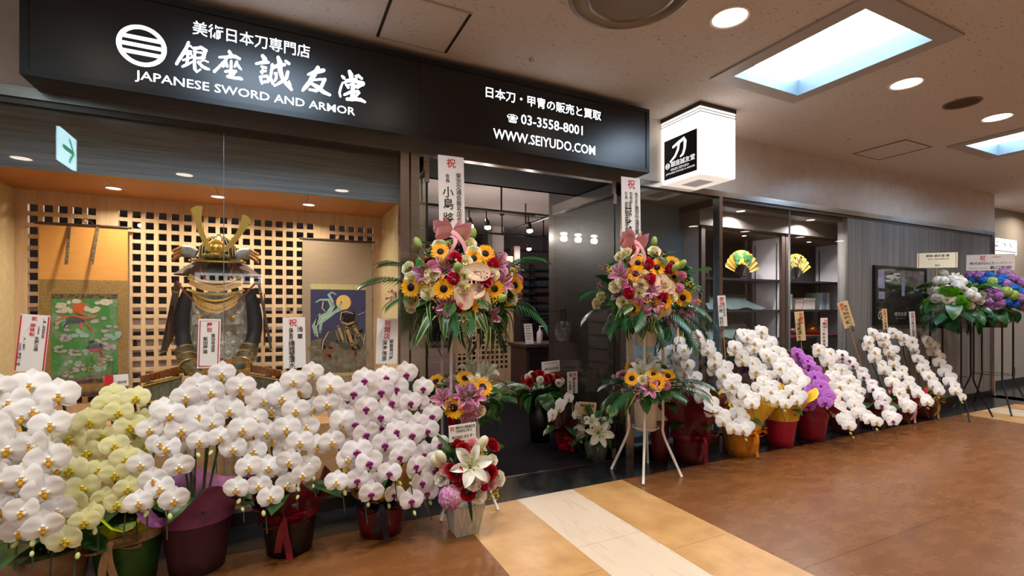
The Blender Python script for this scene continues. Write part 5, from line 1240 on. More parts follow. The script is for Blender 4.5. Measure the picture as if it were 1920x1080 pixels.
# ================================================================ HANGING SCROLLS
SYL = Y2-.03
mat('silk_peach', '#d89a4e', '#cf9146', (1, 1, 30), 6, 3, rough=.7); mat('brocade_gold', '#a08048', '#7d6234', ns=90, rough=.6); mat('brocade_band', '#6e5a34', '#2e2c28', ns=70, detail=2, lo=.45, hi=.55, rough=.6)
mat('paint_green', '#357f38', '#84937e', ns=9, detail=8, lo=.47, hi=.66, rough=.7); mat('paint_navy', '#1a1d48', '#23265a', ns=4, rough=.7); mat('taupe_silk', '#94816c', '#8b7863', (1, 1, 20), 6, 3, rough=.6); mat('paint_ground', '#6e6248', '#4a4a40', ns=26, detail=6, rough=.8); mat('yellow_band', '#b9a860', '#a0a080', ns=60, lo=.45, hi=.55, rough=.7); mat('rod_wood', '#3a2418', None, rough=.4)
def flat(o, name, m, pts, Y, smooth_=False):        # painted shape on a scroll, pixel outline
    vs = [at(px, py, Y) for px, py in pts]; mb = MB(); mb.add(vs, [tuple(range(len(vs)))]); return sub(mb, name, m, o)
def ell(cx, cy, rx, ry, n=18): return [(cx+rx*math.cos(2*PI*k/n), cy+ry*math.sin(2*PI*k/n)) for k in range(n)]
def brush(o, name, m, strokes, Y):
    mb = MB()
    for st in strokes: stroke(mb, st, lambda x, y: at(x, y, Y))
    return sub(mb, name, m, o)
def scroll(label, X0, X1, zt, zb, parts):
    o = thing('hanging_scroll', label, 'hanging scroll', ((X0+X1)/2, SYL, zb))
    for nm, x0, x1, a, b, m, d in parts:
        MB().box((x0, SYL-d, b), (x1, SYL, a)).build(nm, m, o)
    MB().tube([(X0-.02, SYL-.004, zt+.003), (X1+.02, SYL-.004, zt+.003)], .008, 8).build('top_rod', 'rod_wood', o)
    MB().tube([(X0-.03, SYL-.012, zb), (X1+.03, SYL-.012, zb)], .014, 10).build('roller', 'rod_wood', o, True)
    c = (X0+X1)/2; MB().tube([(c-.06, SYL, zt), (c, SYL+.01, zt+.05), (c+.06, SYL, zt)], .003, 4).build('cord', 'rod_wood', o)
    return o
sL = scroll('gold brocade hanging scroll with a green painting of birds', -1.302, -.872, 1.716, .67, (('silk_mount', -1.302, -.872, 1.716, 1.38, 'silk_peach', .002), ('brocade_mount', -1.302, -.872, 1.38, .67, 'brocade_gold', .002), ('brocade_band', -1.243, -.923, 1.293, 1.263, 'brocade_band', .0035), ('brocade_band', -1.243, -.923, .771, .735, 'brocade_band', .0035)))
pic = MB().box((-1.243, SYL-.004, .771), (-.923, SYL, 1.263)).build('painting', 'paint_green', sL)
YP = SYL-.0046
mat('p_white', '#cfc8b6', '#b4ac9a', ns=60, rough=.8); mat('p_orange', '#cf5c28', '#b84c20', ns=40, rough=.8); mat('p_red', '#a8342c', None, rough=.8); mat('p_blue', '#34406e', '#5a4a6e', ns=60, rough=.8); mat('p_lav', '#98909e', '#b0a8a8', ns=60, rough=.8); mat('p_grey', '#7d766c', '#5a544c', ns=50, rough=.8); mat('p_teal', '#7aa89c', '#93b4a8', ns=50, rough=.8); mat('p_dark', '#2a2c28', '#3a3c34', ns=50, rough=.8); mat('p_tan', '#b08a52', '#8a6a3e', ns=50, rough=.8)
flat(pic, 'painted_sun', 'p_orange', ell(148, 575, 12, 12), YP)
rr = random.Random(4); YP2 = YP-.0008
def blobs(o, name, m, cen, Y, n=6, r=(4, 8), spread=(10, 3)):
    mb = MB()
    for cx, cy in cen:
        for k in range(n):
            q = ell(cx+rr.uniform(-1, 1)*spread[0], cy+rr.uniform(-1, 1)*spread[1], rr.uniform(*r), rr.uniform(*r)*.55, 10)
            mb.add([at(x, y, Y-rr.uniform(0, .0008)) for x, y in q], [tuple(range(10))])
    return sub(mb, name, m, o)
blobs(pic, 'painted_cloud', 'p_white', [(118, 572), (135, 564), (190, 567), (172, 580), (124, 582), (205, 566)], YP2, 7, (4, 9), (12, 3))
blobs(pic, 'painted_blossom', 'p_lav', [(185, 600), (205, 615), (118, 612), (190, 640), (125, 632), (205, 650), (140, 660), (115, 655), (150, 690), (125, 700), (200, 675)], YP2, 8, (3, 6), (12, 7))
blobs(pic, 'painted_mist', 'p_teal', [(110, 600), (150, 625), (165, 660), (190, 690), (135, 680), (210, 630)], YP2+.0004, 7, (4, 8), (14, 6))
brush(pic, 'painted_bird', 'p_orange', [[(100, 604, 2), (115, 598, 3), (135, 592, 3), (158, 596, 4), (160, 590, 4), (138, 583, 3)], [(155, 600, 4), (150, 612, 3), (153, 618, 2)], [(158, 602, 3), (168, 612, 3), (174, 622, 2)], [(162, 598, 3), (178, 594, 2), (185, 590, 2)], [(112, 590, 2), (118, 594, 3)]], YP2-.001)
brush(pic, 'painted_bird', 'p_blue', [[(120, 612, 3), (128, 602, 6), (142, 600, 8), (156, 602, 5)], [(164, 652, 6), (178, 650, 9), (190, 648, 6)], [(168, 642, 6), (175, 640, 5)]], YP2-.0012)
brush(pic, 'painted_bird', 'p_red', [[(168, 657, 3), (180, 658, 4), (192, 652, 3)], [(188, 660, 5), (192, 668, 4)]], YP2-.0014)
blobs(pic, 'painted_bush', 'p_tan', [(180, 685), (195, 678), (165, 690), (200, 690), (185, 668)], YP2-.0004, 12, (1.2, 2.6), (12, 6))
brush(pic, 'painted_branch', 'p_grey', [[(100, 712, 5), (125, 700, 4), (145, 690, 4), (165, 678, 3)], [(98, 716, 6), (140, 712, 7), (180, 706, 8), (218, 706, 8)]], YP2-.0004)
for px0, px1 in ((130, 124), (184, 172)):
    a, b2 = at(px0, 421, SYL-.006), at(px1, 496, SYL-.07); w = .008
    mb = MB(); mb.add([a+Vector((-w, 0, 0)), a+Vector((w, 0, 0)), b2+Vector((w, 0, 0)), b2+Vector((-w, 0, 0))]+[a+Vector((-w, .002, 0)), a+Vector((w, .002, 0)), b2+Vector((w, .002, 0)), b2+Vector((-w, .002, 0))], [(3, 2, 1, 0), (4, 5, 6, 7), (0, 1, 5, 4), (1, 2, 6, 5), (2, 3, 7, 6), (3, 0, 4, 7)])
    mb.build('hanging_strip', 'brocade_band', sL)
sR = scroll('taupe hanging scroll with a night painting of a beast under the moon', .156, .657, 1.714, .53, (('silk_mount', .156, .657, 1.714, .53, 'taupe_silk', .002), ('brocade_band', .212, .606, 1.385, 1.345, 'yellow_band', .0035), ('brocade_band', .212, .606, .722, .69, 'yellow_band', .0035)))
pic = MB().box((.212, SYL-.004, .722), (.606, SYL, 1.345)).build('painting', 'paint_navy', sR)
flat(pic, 'painted_ground', 'paint_ground', [(582, 640), (600, 634), (640, 645), (684, 632), (685, 697), (582, 701)], YP)
flat(pic, 'painted_moon', mat('p_moon', '#d9b56a', '#cfa85a', ns=60, rough=.8), ell(644, 567, 14, 14, 24), YP)
brush(pic, 'painted_tail', 'p_teal', [[(592, 628, 5), (588, 612, 7), (598, 596, 8), (614, 588, 7), (622, 575, 6), (616, 562, 5), (600, 562, 3), (592, 567, 2)], [(600, 622, 5), (602, 604, 6), (616, 594, 6), (634, 580, 5), (640, 566, 4)], [(624, 565, 4), (616, 552, 5), (622, 548, 3), (630, 552, 2)], [(592, 610, 3), (596, 594, 3), (600, 588, 2)]], YP2)
brush(pic, 'painted_tail', 'p_white', [[(596, 632, 2), (593, 612, 2), (604, 598, 2), (618, 590, 2), (627, 574, 2), (620, 560, 2)], [(606, 566, 2), (604, 578, 2), (610, 584, 1.5)], [(632, 585, 2), (645, 578, 2)]], YP2-.0006)
brush(pic, 'painted_beast', 'p_dark', [[(606, 652, 10), (612, 636, 20), (622, 622, 14), (634, 640, 10)], [(642, 590, 10), (650, 596, 20), (658, 600, 20), (664, 588, 8)], [(656, 600, 26), (654, 620, 30), (650, 640, 34)], [(672, 620, 18), (680, 640, 12), (670, 652, 12)], [(642, 588, 5), (640, 582, 3)], [(662, 588, 5), (666, 581, 3)]], YP2-.0002)
brush(pic, 'painted_mane', 'p_tan', [[(634, 612, 5), (640, 628, 6), (644, 640, 5)], [(650, 615, 6), (656, 632, 7), (660, 645, 6)], [(664, 612, 6), (672, 628, 6)], [(640, 604, 4), (652, 608, 4), (664, 604, 4)]], YP2-.001)
brush(pic, 'painted_mane', 'p_grey', [[(630, 620, 3), (636, 640, 4)], [(646, 618, 3), (650, 645, 4)], [(668, 622, 3), (664, 648, 4)], [(676, 626, 3), (682, 640, 3)]], YP2-.0014)
brush(pic, 'painted_paw', mat('p_brown', '#6a3a26', '#7d4a30', ns=60, rough=.8), [[(620, 650, 10), (612, 664, 12), (606, 670, 8), (620, 668, 8)], [(664, 652, 12), (656, 660, 10), (668, 662, 8)]], YP2-.001)
brush(pic, 'painted_outline', 'p_white', [[(604, 655, 1.2), (606, 640, 1.2), (616, 622, 1.2)], [(638, 600, 1.2), (640, 586, 1.2), (650, 584, 1.2), (662, 588, 1.2)], [(684, 626, 1.2), (682, 645, 1.2)], [(672, 590, 1), (684, 585, 1)]], YP2-.0016)
blobs(pic, 'painted_rock', 'p_grey', [(595, 675), (610, 685), (630, 680), (650, 688), (670, 680), (680, 665), (590, 655)], YP2+.0003, 8, (3, 6), (8, 6))

# ================================================================ RIGHT SHOW CASE
mat('case_lilac', '#c9c2c8', '#bfb8be', ns=4, rough=.7); mat('case_wood', '#4a3730', '#3a2a25', (20, 20, 1), 4, 4, rough=.5); mat('shelf_dark', '#23262a', None, rough=.3); mat('case_back', '#2c2524', None, rough=.7)
YA, YBk = 3.35, 3.69
def cabinet(label, x0, x1, back, shelves, group):
    o = thing('display_cabinet', label, 'cabinet', (x0, YA, .1), group)
    MB().box((x0, YA, .1), (x0+.05, YBk, 1.99)).build('side_panel', 'case_lilac', o); MB().box((x1-.05, YA+.012, .1), (x1-.0, YBk, 1.99)).build('side_panel', 'case_lilac', o)
    for x in (x0, x1-.05): MB().box((x, YA-.02, .1), (x+.05, YA+.012, 1.99)).build('front_post', 'case_wood', o)
    if back: MB().box((x0+.05, YBk, .1), (x1-.05, YBk+.02, 1.99)).build('back_panel', 'case_back', o)
    else:
        MB().box((x0+.05, YBk, .1), (x1-.05, YBk+.02, 1.16)).build('back_panel', 'case_back', o)
        MB().box((x1-.13, YBk, 1.16), (x1-.05, YBk+.02, 1.99)).build('back_panel', 'case_wood', o)
    for z in shelves: MB().box((x0+.05, YA+.005, z-.022), (x1-.05, YBk, z)).build('shelf', 'shelf_dark', o)
    MB().box((x0+.05, YA, 1.955), (x1-.05, YBk, 1.99)).build('top_panel', 'case_wood', o)
    for yy in (YA+.035, YBk-.05): MB().box((x1-.0505, yy, .2), (x1-.054, yy+.012, 1.9)).build('shelf_rail', 'steel_dark', o)
    return o
SH1 = (.9, 1.19, 1.505)
cabinet('open display cabinet holding the green leaf fan', 3.6, 4.81, False, SH1, 'display cabinets in the right window')
cabinet('open display cabinet holding the flowered gold fan', 4.82, 5.95, True, SH1, 'display cabinets in the right window')
area_light('case_lamp', (4.3, 3.42, 1.94), 5, (1, .93, .9), .05, spread=2.2); area_light('case_lamp', (5.35, 3.42, 1.94), 5, (1, .93, .9), .05, spread=2.2)
for k, (x, lab) in enumerate(((3.95, 'small downlight in the window soffit before the green leaf fan'), (5.0, 'small downlight in the window soffit before the flowered fan'))):
    downlight(x, 3.18, 2.13, .035, lab, 16, 'right window downlights', 2.7, (1, .93, .9))
for k, x in enumerate((4.3, 5.35)):
    oo = thing('cabinet_spotlight', ('tiny round spotlight above the green leaf fan', 'tiny round spotlight above the flowered gold fan')[k], 'spotlight', (x, 3.42, 1.955))
    MB().lathe([(.03, 0), (.03, -.006), (.022, -.008)], 16, (x, 3.42, 1.955)).build('ring', 'steel_dark', oo, True)
    MB().disc((x, 3.42, 1.948), .022, 16, False).build('lens', 'lamp_white', oo)
def fan(label, c, R, a0, a1, mleaf, motif, seed):
    o = thing('folding_fan', label, 'fan', c, 'folding fans'); n = 22
    pt = lambda r, k: Vector((c[0]+r*math.cos(lerp(a0, a1, k/n)), c[1]+(.006 if k % 2 else -.006), c[2]+.035+r*math.sin(lerp(a0, a1, k/n))))
    mb = MB(); vs = []
    for k in range(n+1): vs += [pt(R*.45, k), pt(R, k)]
    mb.add(vs, [(2*k, 2*k+1, 2*k+3, 2*k+2) for k in range(n)]); lf = mb.build('fan_leaf', mleaf, o)
    for k in range(0, n+1, 2): MB().tube([pt(.0, k), pt(R*.5, k)], .003, 4).build('fan_rib', 'lacquer_black', o)
    MB().bbox((c[0]-.05, c[1]-.02, c[2]), (c[0]+.05, c[1]+.03, c[2]+.02), .004).build('fan_rest', 'lacquer_black', o)
    MB().tube([(c[0], c[1]+.012, c[2]+.02), (c[0], c[1]+.012, c[2]+R*.6)], .006, 6).build('fan_rest_post', 'lacquer_black', o)
    rr = random.Random(seed)
    for m_, cnt, rmin, rmax in motif:
        mb = MB()
        for q in range(cnt):
            r = R*rr.uniform(.52, .92); a = lerp(a0, a1, rr.uniform(.25, .75)); s = R*rr.uniform(rmin, rmax)
            mb.add([Vector((c[0]+r*math.cos(a)+s*math.cos(t*PI/4), c[1]-.009-.0003*q, c[2]+.035+r*math.sin(a)+s*math.sin(t*PI/4)*.8)) for t in range(8)], [tuple(range(8))])
        sub(mb, 'painted_motif', m_, lf)
mat('fan_gold', '#a8882a', '#b89c40', ns=14, rough=.6); mat('m_green', '#1f5a2a', '#2c6e34', ns=50, rough=.7); mat('m_pink', '#c08a8a', None, rough=.7); mat('m_olive', '#77803c', None, rough=.7); mat('m_yellow', '#e0c02c', None, rough=.6)
f1 = at(1392, 523, 3.47)
fan('gold folding fan with green leaves on a cabinet shelf', (f1.x, 3.47, 1.505), .27, .32, PI-.32, 'fan_gold', (('m_yellow', 6, .05, .1), ('m_green', 14, .08, .13)), 3)
f2 = at(1494, 523, 3.44)
fan('gold folding fan with pink flowers on a cabinet shelf', (f2.x, 3.44, 1.505), .27, .5, PI-.3, 'fan_gold', (('m_olive', 14, .06, .1), ('m_pink', 12, .05, .09), ('m_yellow', 6, .05, .09)), 5)
mat('satin', '#a9bcc0', '#94a8ac', ns=5, rough=.22, spec=.7)
for z, lab in ((1.19, 'pale satin cloth draped over a stand on the middle cabinet shelf'), (.9, 'pale satin cloth draped over a stand on the lower cabinet shelf')):
    o = thing('draped_stand', lab, 'draped stand', (4.2, 3.5, z), 'satin draped stands')
    def g(u, v, z=z):
        x = lerp(3.82, 4.66, v); prof = min(1, u*1.5); edge = abs(v-.5)*2
        zz = .13*(1-prof)**.9*(1-.3*edge**4)+.012*math.sin(v*17+u*5)*u+.012
        sp = lerp(.78, 1.1, u); x = 4.24+(x-4.24)*sp
        return Vector((min(4.74, x), 3.6-.22*u, z+max(.004, zz)))
    MB().grid(g, 14, 30).build('cloth', 'satin', o, True)
    MB().bbox((3.9, 3.6, z+.001), (4.56, 3.67, z+.135), .006).build('support', 'satin', o)
    MB().tube(path([(3.88, 3.6, z+.155), (4.2, 3.6, z+.165), (4.58, 3.6, z+.15)], 10), .013, 8).build('scabbard_rest', 'lacquer_black', o, True)
mat('box_white', '#cfc8c6', None, rough=.6); mat('box_pink', '#cdb0a8', None, rough=.6); mat('box_mint', '#a9bab6', None, rough=.6); mat('box_blue', '#7d90b4', None, rough=.6)
bx = [(4.98, .16, .17, 'box_mint', 'tall pale mint gift box on the cabinet shelf'), (5.18, .13, .11, 'box_pink', 'small pink gift box beside the tall mint box'), (5.36, .2, .13, 'box_white', 'wide white gift box on the cabinet shelf')]
for x, w, h, m, lab in bx:
    o = thing('gift_box', lab, 'box', (x, 3.5, 1.19)); MB().bbox((x-w/2, 3.42, 1.191), (x+w/2, 3.6, 1.19+h*.75), .003).build('box_base', m, o); MB().bbox((x-w/2-.003, 3.417, 1.19+h*.75), (x+w/2+.003, 3.603, 1.19+h), .003).build('lid', m, o)
for k in range(3):
    x = 5.56+.06*k; o = thing('book', ('grey book standing nearest the white gift box', 'blue book between the grey book and the pale book', 'pale book standing at the end of the cabinet shelf')[k], 'book', (x, 3.5, 1.19)); MB().box((x, 3.42, 1.191), (x+.045, 3.6, 1.38)).build('cover', ('box_mint', 'box_blue', 'box_white')[k], o); MB().box((x+.005, 3.425, 1.37), (x+.04, 3.595, 1.383)).build('pages', 'box_white', o)
o = tag(MB().bbox((4.9, 3.36, .9), (5.8, 3.66, .906), .002).build('red_cloth', mat('felt_red', '#a01424', '#8a101e', ns=60, rough=.9)), 'red felt cloth spread on the lower cabinet shelf', 'cloth')
p = at(1522, 606, 3.5)
o = thing('gold_pot', 'onion shaped gold pot with pointed lid on red cloth', 'pot', (p.x, 3.5, .907)); MB().lathe([(0, 0), (.06, 0), (.085, .03), (.09, .06), (.075, .085)], 24, (p.x, 3.5, .907)).build('bowl', mat('orange_gold', '#c8781c', '#b06414', ns=20, rough=.25, metal=.8), o, True); MB().lathe([(.08, .085), (.06, .11), (.03, .135), (.012, .16), (.004, .19), (0, .192)], 24, (p.x, 3.5, .907)).build('lid', 'orange_gold', o, True)
p = at(1484, 606, 3.5)
o = thing('silver_bowl', 'shiny silver and gold bowl on red cloth', 'bowl', (p.x, 3.5, .907)); MB().lathe([(0, 0), (.04, 0), (.075, .04), (.08, .075), (.072, .075), (.06, .03), (0, .015)], 24, (p.x, 3.5, .907)).build('bowl', 'steel', o, True); MB().lathe([(.082, .07), (.084, .074), (.08, .078)], 24, (p.x, 3.5, .907)).build('gilt_rim', 'gold', o, True)
o = tag(MB().add([(5.72, 3.5, .907), (5.80, 3.5, .907), (5.78, 3.54, .99), (5.70, 3.54, .99), (5.72, 3.505, .907), (5.80, 3.505, .907), (5.78, 3.545, .99), (5.70, 3.545, .99)], [(0, 1, 2, 3), (7, 6, 5, 4), (0, 4, 5, 1), (1, 5, 6, 2), (2, 6, 7, 3), (3, 7, 4, 0)]).build('price_card', 'box_mint'), 'small leaning price card on red cloth', 'card')
# gold cellophane behind the purple orchid's board
# black screen in the blue-grey bay
o = thing('wall_screen', 'tall black screen on the blue-grey wall behind the sunflower bouquet', 'screen', (at(1304, 560, 3.55).x, 3.55, .6))
a, b2 = at(1283, 505, 3.553), at(1327, 505, 3.553)
MB().bbox((a.x, 3.53, .35), (b2.x, 3.553, a.z), .004).build('frame', 'black_paint', o); MB().box((a.x+.03, 3.5285, .38), (b2.x-.03, 3.53, a.z-.03)).build('screen', mat('screen_glass', '#060607', None, rough=.12), o)

# ================================================================ POSTER
o = thing('framed_poster', 'black framed dark poster of a blossom procession on the grey wall', 'poster', (at(1687, 600, YF).x, YF-.02, .9))
a, b2 = at(1639, 497, YF-.02), at(1736, 497, YF-.02); zt, zb = a.z+.0, at(1687, 609, YF-.02).z
MB().box((a.x, YF-.02, zb), (b2.x, YF, zt)).build('backing', 'black_paint', o)
for q in (((a.x, zb), (b2.x, zb+.03)), ((a.x, zt-.03), (b2.x, zt)), ((a.x, zb+.03), (a.x+.03, zt-.03)), ((b2.x-.03, zb+.03), (b2.x, zt-.03))): MB().box((q[0][0], YF-.032, q[0][1]), (q[1][0], YF-.02, q[1][1])).build('frame', 'black_paint', o)
pr = MB().box((a.x+.03, YF-.0215, zb+.03), (b2.x-.03, YF-.02, zt-.03)).build('print', mat('poster_dark', '#191416', '#3a3230', ns=9, detail=6, rough=.3), o)
w, h = b2.x-a.x, zt-zb; PM = lambda x, y: Vector((a.x+x*w, YF-.0225, zb+y*h))
mb = MB(); mb.add([PM(.2, .72), PM(.95, .62), PM(.95, .95), PM(.2, .95)], [(0, 1, 2, 3)]); sub(mb, 'printed_sky', mat('poster_sky', '#8a8278', '#5a5048', ns=10, rough=.3), pr)
mb = MB()
for k in range(16): mb.add([PM(.2+.3*rr.random()+.04*math.cos(t), .76+.17*rr.random()*0+.1*(k % 3)/2+.03*math.sin(t))+Vector((0, -.0005*(k % 4+1), 0)) for t in [j*PI/3 for j in range(6)]], [tuple(range(6))])
sub(mb, 'printed_blossom', mat('poster_white', '#c9c2bc', None, rough=.3), pr)
mb = MB()
for x0, y0, x1, y1 in ((.06, .62, .18, .93), (.07, .44, .18, .56), (.5, .5, .56, .8)): mb.add([PM(x0, y0)+Vector((0, -.003, 0)), PM(x1, y0)+Vector((0, -.003, 0)), PM(x1, y1)+Vector((0, -.003, 0)), PM(x0, y1)+Vector((0, -.003, 0))], [(0, 1, 2, 3)])
sub(mb, 'printed_banner', mat('poster_lilac', '#8e8aa8', None, rough=.3), pr)
mb = MB(); T = FRONT((a.x, YF-.0252, zb)); put(mb, '侍文化堂', T, w*.36, h*.15, w*.24, h*.07); put(mb, 'THE ART OF JAPANESE SWORD', T, w*.38, h*.1, w*.2, h*.018, 0); em(mb, 'の', T, w*.12, h*.17, w*.14); roundmark(mb, lambda x, y: T @ Vector((w*.12+x, h*.84+y, 0)), w*.04)
sub(mb, 'lettering', 'poster_white', pr)
MB().box((a.x+.032, YF-.0275, zb+.032), (b2.x-.032, YF-.0265, zt-.032)).build('glazing', GLASS, o)

# ================================================================ ENTRANCE DOORS
def glass_door(name, x, hinge, label):
    d = bpy.data.objects.new(name, None); COL.objects.link(d); d['_b'] = [0, 0, 0]; d['kind'] = 'structure'
    MB().box((x-.006, 3.1, .09), (x+.006, 4.03, 2.11)).build('pane', GLASS, d)
    MB().box((x-.02, 3.1, 2.11), (x+.02, 4.03, 2.195)).build('top_rail', 'steel', d); MB().box((x-.02, 3.1, .012), (x+.02, 4.03, .09)).build('bottom_rail', 'steel', d)
    MB().box((x-.007, 3.092, .09), (x+.007, 3.1, 2.11)).build('edge_seal', 'black_paint', d)
    MB().box((x-.014, 3.085, 2.03), (x+.014, 3.1, 2.11)).build('pivot_block', 'steel', d)
    for sg in (-1, 1):
        for r in (.085, .06, .035):
            MB().tube([(x+sg*.03, 3.86+r*math.cos(k*PI/12), .99+r*math.sin(k*PI/12)) for k in range(25)], .01, 8).build('pull_ring', CLEAR, d, True)
        MB().tube([(x, 3.86, .99), (x+sg*.03, 3.86, .99)], .014, 10).build('pull_boss', 'steel', d)
    return d
glass_door('door_1', 2.4, 1, ''); glass_door('door_2', .875, -1, '')
o = tag(MB().bbox((2.488, 3.98, 1.02), (2.5, 4.07, 1.2), .002).build('wall_switch', 'steel'), 'grey switch plate on the dark entrance wall', 'switch')

# ================================================================ SHOP INTERIOR
lattice('lattice_partition', 'tall pale wood lattice partition deep in the shop', 2.1, 3.02, 11, 2.21, .07, 0, 1.95, 1.85, 22, 6.2)
o = tag(MB().bbox((3.02, 6.18, 0), (3.12, 6.3, 2.1), .005).build('wood_post', 'case_wood'), 'dark wooden post beside the lattice partition', 'post')
struct(MB().box((3.12, 7.62, 0), (6.5, 7.7, 2.5)).build('wall_sword_rack', mat('rack_wall', '#4a4145', None, rough=.8)))
o = thing('sword_rack', 'upright wall rack holding the row of sheathed swords', 'rack', (4.4, 7.58, .5))
for x in (4.05, 4.75): MB().bbox((x-.03, 7.55, .5), (x+.03, 7.6, 2.0), .004).build('upright', 'lacquer_black', o)
rack = o
sc = ['#1c2a44', '#14141a', '#2a4a72', '#1a1a20', '#6a3418', '#2c4468', '#20202a', '#18222e', '#2f5578', '#121218']
names = ['dark navy sheathed sword at the top of the rack', 'black sheathed sword second from the top of the rack', 'blue sheathed sword third from the top of the rack', 'black sheathed sword fourth from the top of the rack', 'red-brown lacquered sheathed sword in the rack', 'blue sheathed sword under the red-brown one', 'charcoal sheathed sword under the lower blue one', 'dark green-black sheathed sword low in the rack', 'bright blue sheathed sword near the bottom of the rack', 'black sheathed sword at the bottom of the rack']
GUARD = MB().lathe([(0, -.004), (.04, -.004), (.04, .004), (0, .004)], 16).mesh('guard', MATS['iron'])
for k in range(10):
    z = 1.86-.135*k; o = thing('sword', names[k], 'sword', (3.86, 7.5, z), 'sheathed swords on the rack')
    P = path([(3.85, 7.5, z), (4.3, 7.5, z+.025), (4.8, 7.5, z+.01)], 12)
    MB().tube(P[3:], .02, 8).build('scabbard', mat('scab%d' % k, sc[k], None, rough=.25), o, True)
    MB().tube(P[:4], .019, 8).build('hilt', 'navy_lace', o, True)
    inst(GUARD, 'guard', o, P[3], Matrix.Rotation(PI/2, 3, 'Y'))
    for x in (4.05, 4.75): MB().bbox((x-.012, 7.46, z-.04), (x+.012, 7.56, z-.021), .002).build('peg', 'lacquer_black', rack)
# reception desk with notice and hand sanitiser
o = thing('reception_desk', 'dark wooden reception desk behind the entrance wall', 'desk', (2.9, 5.2, 0))
MB().bbox((2.6, 5.0, .74), (3.5, 5.5, .78), .004).build('desk_top', 'case_wood', o); MB().bbox((2.62, 5.04, .0), (3.48, 5.46, .74), .004).build('desk_body', 'case_wood', o)
for x in (2.66, 2.94, 3.22): MB().bbox((x, 5.03, .1), (x+.24, 5.04, .68), .002).build('panel', mat('desk_dark', '#1c1412', None, rough=.5), o)
p = at(992, 630, 5.1)
o = thing('notice_card', 'white printed notice on a stand on the desk', 'notice', (p.x, 5.1, .781))
bd = MB().add([(p.x-.055, 5.08, .783), (p.x+.055, 5.08, .783), (p.x+.055, 5.13, 1.02), (p.x-.055, 5.13, 1.02), (p.x-.055, 5.085, .783), (p.x+.055, 5.085, .783), (p.x+.055, 5.135, 1.02), (p.x-.055, 5.135, 1.02)], [(0, 1, 2, 3), (7, 6, 5, 4), (0, 4, 5, 1), (1, 5, 6, 2), (2, 6, 7, 3), (3, 7, 4, 0)]).build('card', mat('notice_white', '#d8d2d0', None, rough=.6), o)
mb = MB()
for k in range(6):
    z = .99-.03*k; y = 5.078+.05*(z-.783)/.237; wd = .045-.008*(k % 3); mb.add([(p.x-.045, y, z), (p.x-.045+wd*2, y, z), (p.x-.045+wd*2, y+.002, z+.01), (p.x-.045, y+.002, z+.01)], [(0, 1, 2, 3)])
sub(mb, 'printed_line', mat('print_grey', '#8a8488', None, rough=.7), bd)
p = at(1012, 640, 5.1)
o = thing('sanitiser_bottle', 'clear pump bottle of hand sanitiser on the desk', 'bottle', (p.x, 5.1, .781))
MB().lathe([(0, 0), (.035, 0), (.037, .01), (.037, .13), (.02, .155), (.012, .16), (.012, .175), (0, .175)], 20, (p.x, 5.1, .781)).build('bottle', mat('bottle_pink', '#c9b4b8', None, rough=.2), o, True)
MB().tube([(p.x, 5.1, .955), (p.x, 5.1, .985), (p.x-.0, 5.1, .99), (p.x+.05, 5.1, .985)], .006, 6).build('pump', 'white_trim', o, True)
# low counter, sofa and round stool seen past the steel post
mat('pink_stone', '#a08a88', '#8a7472', (1, 1, 14), 4, 5, rough=.6)
o = thing('display_counter', 'long low counter with pink-grey grained front inside the shop', 'counter', (1.4, 6.0, 0))
MB().bbox((.9, 5.9, 0), (2.05, 6.35, .72), .005).build('body', 'pink_stone', o); MB().bbox((.88, 5.88, .72), (2.07, 6.37, .76), .005).build('top', 'case_wood', o)
o = thing('round_stool', 'dark round upholstered stool before the low counter', 'stool', (1.42, 5.35, 0))
MB().lathe([(0, 0), (.24, 0), (.26, .03), (.26, .36), (.24, .4), (0, .42)], 28, (1.42, 5.35, .001)).build('base', mat('stool_dark', '#241c1a', None, rough=.6), o, True); MB().lathe([(.262, .36), (.268, .37), (.268, .385), (.255, .4)], 28, (1.42, 5.35, .001)).build('piping', 'cord_gold', o, True)
o = thing('gilt_ornament', 'openwork gilt ornament on a red-brown panel on the counter', 'ornament', (1.35, 6.1, .76))
MB().bbox((1.0, 6.2, .761), (1.75, 6.23, 1.1), .004).build('panel', mat('panel_red', '#5a2418', None, rough=.5), o)
for k in range(6): MB().tube(path([(1.1+.08*k, 6.19, .80), (1.13+.08*k, 6.17, .88+.03*(k % 3)), (1.08+.09*k, 6.18, .95)], 8), .008, 6).build('scroll_work', 'gold_plate', o, True)
